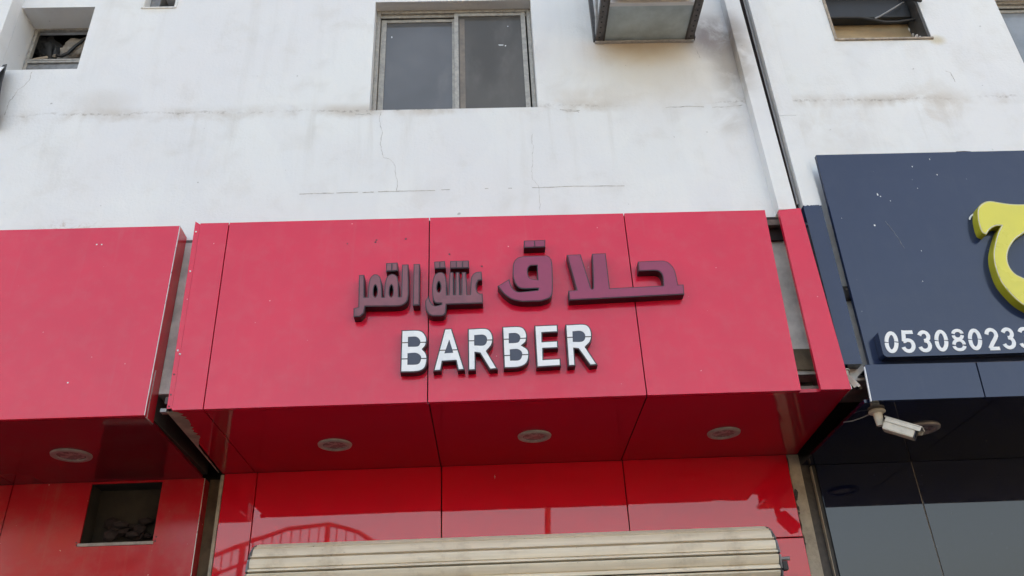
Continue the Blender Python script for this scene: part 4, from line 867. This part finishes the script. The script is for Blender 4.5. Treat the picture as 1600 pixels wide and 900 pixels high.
# ------------------------------------------------------------------ round downlights in the soffits
def downlight(x, y, z, r, label, cp=None):
    t = thing('downlight', label, 'light', (x, y, z), 'round unlit downlights in the shop soffits', local=True)
    dn = Vector((0, 0, -1))
    obj('trim_ring', lathe(new_bm(), [(r * .70, .001), (r * .72, .010), (r * .84, .014), (r * .97, .009), (r, .0), (r * .97, -.001)], 48, (0, 0, 0), dn), 'trim_ring', t, True)
    obj('lens', lathe(new_bm(), [(0, .0035), (r * .40, .0045), (r * .60, .0055), (r * .71, .003)], 40, (0, 0, 0), dn), 'lens', t, True)
    return t
ZD = ZSo - .0008
downlight(-.934, .628, ZD, .103, 'downlight in the barber soffit nearest the left neighbour')
downlight(.283, .592, ZD, .103, 'downlight in the middle of the barber soffit below the white letters')
downlight(1.463, .648, ZD, .103, 'downlight in the barber soffit nearest the navy shop')
downlight(-2.493, .592, 3.3209, .117, 'downlight in the dark red soffit of the left shop above the square hole')
downlight(2.607, .474, 3.2698, .112, 'downlight in the navy soffit half hidden by the white security camera')

# ------------------------------------------------------------------ roller shutter, rolled up
RS = thing('roller_shutter', 'cream metal roller shutter with its roll of slats above the barber doorway', 'roller shutter', (.13, .743, 0))
CY, CZr, RAD = .743, 2.567, .195
X0, X1 = -1.352, 1.622
NS = 15
def slat_profile():
    """cross-section of one slat in (along, height): wide flat, groove, raised bead"""
    p = RAD * 2 * math.pi / NS
    return [(0.0, -.005), (.0012, .014), (.006, .0175), (.018, .0150), (.034, .0085), (.0485, .0015), (.0500, -.007), (.0540, -.007), (.0550, .004), (.060, .0120), (.068, .0190), (.0725, .0190), (p - .0085, .004), (p - .0078, -.006)]
def slat_bm(x0, x1):
    bm = new_bm(); pr = slat_profile()
    A = []
    for x in (x0, x1):
        o_ = [bm.verts.new((x, 0, 0)) for _ in pr]; i_ = [bm.verts.new((x, 0, 0)) for _ in pr]
        for k, (s, h) in enumerate(pr):
            a = s / RAD
            for q, hh in ((o_[k], h), (i_[k], h - .0035)):
                rr = RAD + hh
                q.co = Vector((x, -rr * math.sin(a), rr * math.cos(a)))
        A.append((o_, i_))
    (o0, i0), (o1, i1) = A
    for k in range(len(pr) - 1):
        bm.faces.new((o0[k], o1[k], o1[k + 1], o0[k + 1])); bm.faces.new((i0[k + 1], i1[k + 1], i1[k], i0[k]))
        bm.faces.new((o0[k + 1], i0[k + 1], i0[k], o0[k])); bm.faces.new((o1[k], i1[k], i1[k + 1], o1[k + 1]))
    bmesh.ops.recalc_face_normals(bm, faces=bm.faces)
    return bm
slat0 = None
PITCH = 2 * math.pi / NS
for k in range(NS):
    if slat0 is None:
        s = slat0 = obj('slat', slat_bm(X0, X1), 'shutter', RS, True)
    else:
        s = slat0.copy(); COL.objects.link(s); s.parent = RS
    s.location = Vector((random.uniform(-.004, .004) if k else 0, CY, CZr)) - Vector(RS.location)
    s.rotation_euler = (R(61.8) + PITCH * k, 0, 0)
lock_bm = new_bm(); box(lock_bm, -.006, .006, -.040, .036, -.012, .016, .004)
lock0 = None
for side, x in ((0, X0 - .008), (1, X1 + .008)):
    for k in range(NS):
        if lock0 is None: l = lock0 = obj('end_lock', lock_bm, 'shutter_end', RS)
        else: l = lock0.copy(); COL.objects.link(l); l.parent = RS
        a = R(61.8) + PITCH * (k + .45)
        l.location = Vector((x, CY - (RAD - .002) * math.sin(a), CZr + (RAD - .002) * math.cos(a))) - Vector(RS.location)
        l.rotation_euler = (a, 0, 0)
    xx = x + (-.004 if side == 0 else .004)
    obj('end_disc', lathe(new_bm(), [(0, -.004), (RAD - .014, -.004), (RAD - .014, .004), (0, .004)], 32, (x, CY, CZr), Vector((1, 0, 0))), 'shutter_end', RS)
obj('drum', tube(new_bm(), [(X0 + .004, CY, CZr), (X1 - .004, CY, CZr)], RAD - .010, 40), 'joint', RS, True)  # dark core put in so the gaps between slats look shaded black
obj('axle', tube(new_bm(), [(X0 - .06, CY, CZr), (X1 + .06, CY, CZr)], .03, 14), 'steel_dark', RS, True)
obj('chain_stub', tube(new_bm(), [(X1 + .01, CY - .20, CZr - .012), (X1 + .058, CY - .205, CZr - .012)], .011, 10), 'steel_grey', RS, True)
box_obj('latch', (X1 + .012, X1 + .040, CY - .215, CY - .17, CZr - .075, CZr - .026), 'black', RS, .004)
for x in (X0 - .05, X1 + .028):
    box_obj('side_guide', (x, x + .022, CY + .04, WL - .002, 0, CZr + .06), 'shutter_end', RS, .003)
fl = None
for k in range(28):
    zt = CZr - .12 - k * .0815
    if fl is None: fl = s = box_obj('door_slat', (X0, X1, CY + .168, CY + .178, zt - .0795, zt), 'shutter', RS, .004)
    else:
        s = fl.copy(); COL.objects.link(s); s.parent = RS; s.location = Vector(fl.location) + Vector((0, 0, -k * .0815))

# ------------------------------------------------------------------ security cameras
def sec_camera(px, py, pz, axis, label, scale=1.0):
    t = thing('security_camera', label, 'camera', (px, py, pz), 'security cameras', local=True)
    dn = Vector((0, 0, -1))
    k = scale
    obj('mount_plate', lathe(new_bm(), [(0, 0), (.040 * k, 0), (.046 * k, .006 * k), (.046 * k, .014 * k), (.034 * k, .020 * k), (0, .020 * k)], 28, (0, 0, 0), dn), 'camera_white', t, True)
    obj('neck', lathe(new_bm(), [(.026 * k, .018 * k), (.021 * k, .085 * k), (.018 * k, .092 * k), (0, .092 * k)], 20, (0, 0, 0), dn), 'camera_white', t, True)
    ax = Vector(axis).normalized()
    side = ax.cross(Vector((0, 0, 1))).normalized(); upv = side.cross(ax).normalized()
    c0 = Vector((0, 0, -.070 * k)) + ax * .030 * k
    def ob(name, a0, a1, s0, s1, u0, u1, mat, bev):
        bm = new_bm(); box(bm, a0 * k, a1 * k, s0 * k, s1 * k, u0 * k, u1 * k, bev * k)
        for v in bm.verts: v.co = c0 + ax * v.co.x + side * v.co.y + upv * v.co.z
        return obj(name, bm, mat, t)
    obj('arm', tube(new_bm(), [(0, 0, -.070 * k), tuple(c0 + ax * .01 * k)], .011 * k, 10), 'camera_white', t, True)
    ob('body', .0, .165, -.038, .038, -.040, .026, 'camera_white', .008)
    ob('hood', -.006, .195, -.044, .044, .0275, .034, 'camera_white', .003)
    ob('hood_side', .002, .190, .0385, .043, .004, .0270, 'camera_white', .0015)
    ob('hood_side', .002, .190, -.043, -.0385, .004, .0270, 'camera_white', .0015)
    ob('front_plate', .1655, .1685, -.034, .034, -.037, .022, 'slate', .001)
    bm = lathe(new_bm(), [(.020 * k, 0), (.020 * k, .004 * k), (.012 * k, .003 * k), (0, .005 * k)], 20, tuple(c0 + ax * .1685 * k + upv * -.006 * k), ax)
    obj('camera_lens', bm, 'black', t, True)
    return t
sec_camera(2.205, .142, 3.2698, (.72, -.46, -.52), 'white box security camera hanging under the front edge of the navy soffit')
sec_camera(2.062, .085, 3.500, (.35, -.25, -.9), 'small pale security camera half hidden behind the red fascia under the navy pier', .48)

# ------------------------------------------------------------------ loose things
# black sheet at the left edge
sh = new_bm()
prof = []
rows = [(5.985, -3.66, -3.278), (5.90, -3.66, -3.270), (5.81, -3.66, -3.263), (5.72, -3.66, -3.252), (5.64, -3.66, -3.238), (5.55, -3.66, -3.225), (5.46, -3.66, -3.212)]
nx = 10; V = []
for z, a, b in rows:
    V.append([sh.verts.new((a + (b - a) * i / nx, .085 + .025 * math.sin(i * 1.9 + z * 3) - .012 * (i == nx), z + .012 * math.sin(i * 2.2))) for i in range(nx + 1)])
for a, b in zip(V, V[1:]):
    for i in range(nx): sh.faces.new((a[i], a[i + 1], b[i + 1], b[i]))
bs = obj('plastic_sheet', sh, 'sheet_dark')
mod = bs.modifiers.new("thick", 'SOLIDIFY'); mod.thickness = .004
tag(bs, 'dark plastic sheet hanging on the wall at the far left under the vent opening', 'sheet')
bm = new_bm()
L1 = [(-3.40, .048, 5.945), (-3.287, .048, 5.955), (-3.312, .046, 5.88), (-3.40, .046, 5.78)]
f1 = [bm.verts.new(p) for p in L1]; f2 = [bm.verts.new((p[0], p[1] + .003, p[2])) for p in L1]
bm.faces.new(f1); bm.faces.new(f2[::-1])
for i in range(4): bm.faces.new((f1[i - 1], f1[i], f2[i], f2[i - 1]))
bmesh.ops.recalc_face_normals(bm, faces=bm.faces)
o = obj('white_lining', bm, 'white', bs)
# dusty bundle in the vent opening
bm = new_bm()
bmesh.ops.create_icosphere(bm, subdivisions=5, radius=1.0)
from mathutils import noise as mn
for v in bm.verts:
    d = v.co.normalized()
    k = 1 + .32 * mn.noise(d * 1.7 + Vector((3, 1, 5))) + .16 * mn.noise(d * 4.5) + .06 * mn.noise(d * 11)
    v.co = Vector((-3.075 + d.x * .135 * k, .44 + d.y * .055 * k, 6.515 + d.z * .105 * k + d.x * .06))
cb = obj('cloth_bundle', bm, 'cloth', None, True)
tag(cb, 'dusty grey cloth bundle stuffed in the square vent opening at the upper left', 'cloth')
obj_b = new_bm()
tube(obj_b, [(-3.20, .40, 6.50), (-3.175, .385, 6.44), (-3.172, .38, 6.395), (-3.14, .38, 6.385), (-3.10, .385, 6.42), (-3.065, .385, 6.485), (-3.015, .39, 6.56), (-2.93, .40, 6.60)], .013, 8)
hc = obj('hose', obj_b, 'black', None, True)
tag(hc, 'short black hose curled below the grey cloth bundle in the vent opening', 'hose')
bm = new_bm()
bmesh.ops.create_icosphere(bm, subdivisions=4, radius=1.0)
for v in bm.verts:
    d = v.co.normalized()
    k = 1 + .5 * mn.noise(d * 1.5 + Vector((8, 2, 1))) + .2 * mn.noise(d * 4)
    v.co = Vector((-3.29 + d.x * .085 * k, .43 + d.y * .045 * k, 6.50 + d.z * .125 * k - d.x * .05))
bb = obj('bag', bm, 'black', None, True)
tag(bb, 'crumpled black bag left of the grey cloth in the vent opening', 'bag')
# cables in the boarded opening
bm = new_bm(); tube(bm, [(2.665, .20, 6.463), (2.80, .20, 6.464), (2.925, .20, 6.460), (3.01, .20, 6.438), (3.106, .20, 6.408), (3.197, .20, 6.407), (3.34, .20, 6.43)], .011, 8)
c1 = obj('cable', bm, 'black', None, True)
tag(c1, 'thick black cable sagging across the board in the upper right opening', 'cable')
bm = new_bm(); tube(bm, [(3.03, .188, 6.435), (3.07, .18, 6.449), (3.15, .18, 6.502), (3.23, .18, 6.555), (3.293, .18, 6.598), (3.31, .18, 6.66), (3.30, .18, 6.71)], .007, 8)
c2 = obj('cable', bm, 'cable', None, True)
tag(c2, 'thin grey cable curving up out of the boarded upper right opening', 'cable')
bm = new_bm(); tube(bm, [(3.28, .16, 6.60), (3.285, .09, 6.525), (3.32, .07, 6.500), (3.355, .08, 6.50), (3.372, .095, 6.53), (3.36, .12, 6.62)], .013, 8)
c3 = obj('hose', bm, 'black', None, True)
tag(c3, 'black hose looping out over the right edge of the boarded opening', 'hose')
# thin wire by the navy soffit
bm = new_bm(); tube(bm, [(2.07, .30, 3.262), (2.10, .25, 3.250), (2.14, .20, 3.250), (2.175, .165, 3.258)], .003, 6)
w1 = obj('cable', bm, 'cable', None, True)
tag(w1, 'thin wire drooping from the white security camera towards the red soffit', 'cable')

# ------------------------------------------------------------------ across the street (seen in the glossy panels)
ob_ = thing('building', 'low pale building across the street, seen only as a reflection in the glossy panels', 'building', (0, -17, 0))
box_obj('wall', (-22, 26, -24, -15.3, -.12, 4.7), 'pale_render', ob_)
box_obj('parapet', (-22, 26, -15.5, -15.1, 4.702, 4.95), 'pale_render', ob_)
for k in range(14):
    box_obj('window', (-20 + k * 3.2, -18.6 + k * 3.2, -15.34, -15.28, 3.0, 4.3), 'glass_left', ob_, .01)
rl = thing('railing', 'dark arched railing on the roof opposite, reflected in the red panel left of the shutter', 'railing', (-5, -15, 5.5))
topr = [(-9.5, 5.5), (-8.2, 6.0), (-6.82, 6.54), (-6.0, 6.84), (-5.13, 7.05), (-4.13, 7.13), (-3.34, 6.89), (-2.98, 6.65), (-1.9, 6.1)]
obj('top_rail', tube(new_bm(), [(x, -15, z - .03) for x, z in topr], .055, 8), 'rail_paint', rl)
obj('bottom_rail', tube(new_bm(), [(x, -15, z - .52) for x, z in topr], .045, 8), 'rail_paint', rl)
def zt(x):
    for (a, b), (c, d) in zip(topr, topr[1:]):
        if a <= x <= c: return b + (d - b) * (x - a) / (c - a)
x = -9.3; k = 0
while x < -2.0:
    big = k % 9 == 4
    zz = zt(x)
    obj('post' if big else 'baluster', tube(new_bm(), [(x, -15, 4.9 if big else zz - .5), (x, -15, zz)], .075 if big else .017, 6), 'rail_paint', rl)
    x += .235; k += 1

tb = thing('building', 'taller brown building across the street to the left, reflected in the left red panels', 'building', (-10.4, -19, 0))
box_obj('wall', (-12.9, -10.2, -26, -15.6, -.12, 8.4), 'brown_render', tb)
box_obj('parapet', (-12.9, -10.2, -15.9, -15.5, 8.402, 8.8), 'brown_render', tb)
for k in range(2):
    box_obj('window', (-12.6 + k * 1.2, -11.8 + k * 1.2, -15.64, -15.58, 5.6, 7.0), 'glass_left', tb, .01)
lp = thing('street_lamp', 'grey street lamp pole across the street, reflected as a vertical streak above the shutter', 'street lamp', (1.27, -12, -.12))
obj('pole', tube(new_bm(), [(1.27, -12, -.12), (1.27, -12, 3.0), (1.27, -12, 8.0)], .064, 12), 'steel_dark', lp, True)
obj('arm', tube(new_bm(), [(1.27, -12, 7.9), (1.27, -11.2, 8.3), (1.27, -10.4, 8.35)], .04, 8), 'steel_dark', lp, True)
bm = new_bm(); box(bm, 1.14, 1.40, -10.6, -9.9, 8.28, 8.42, .03)
obj('lamp_head', bm, 'steel_grey', lp)

for o in bpy.data.objects:
    if '_local' in o: del o['_local']
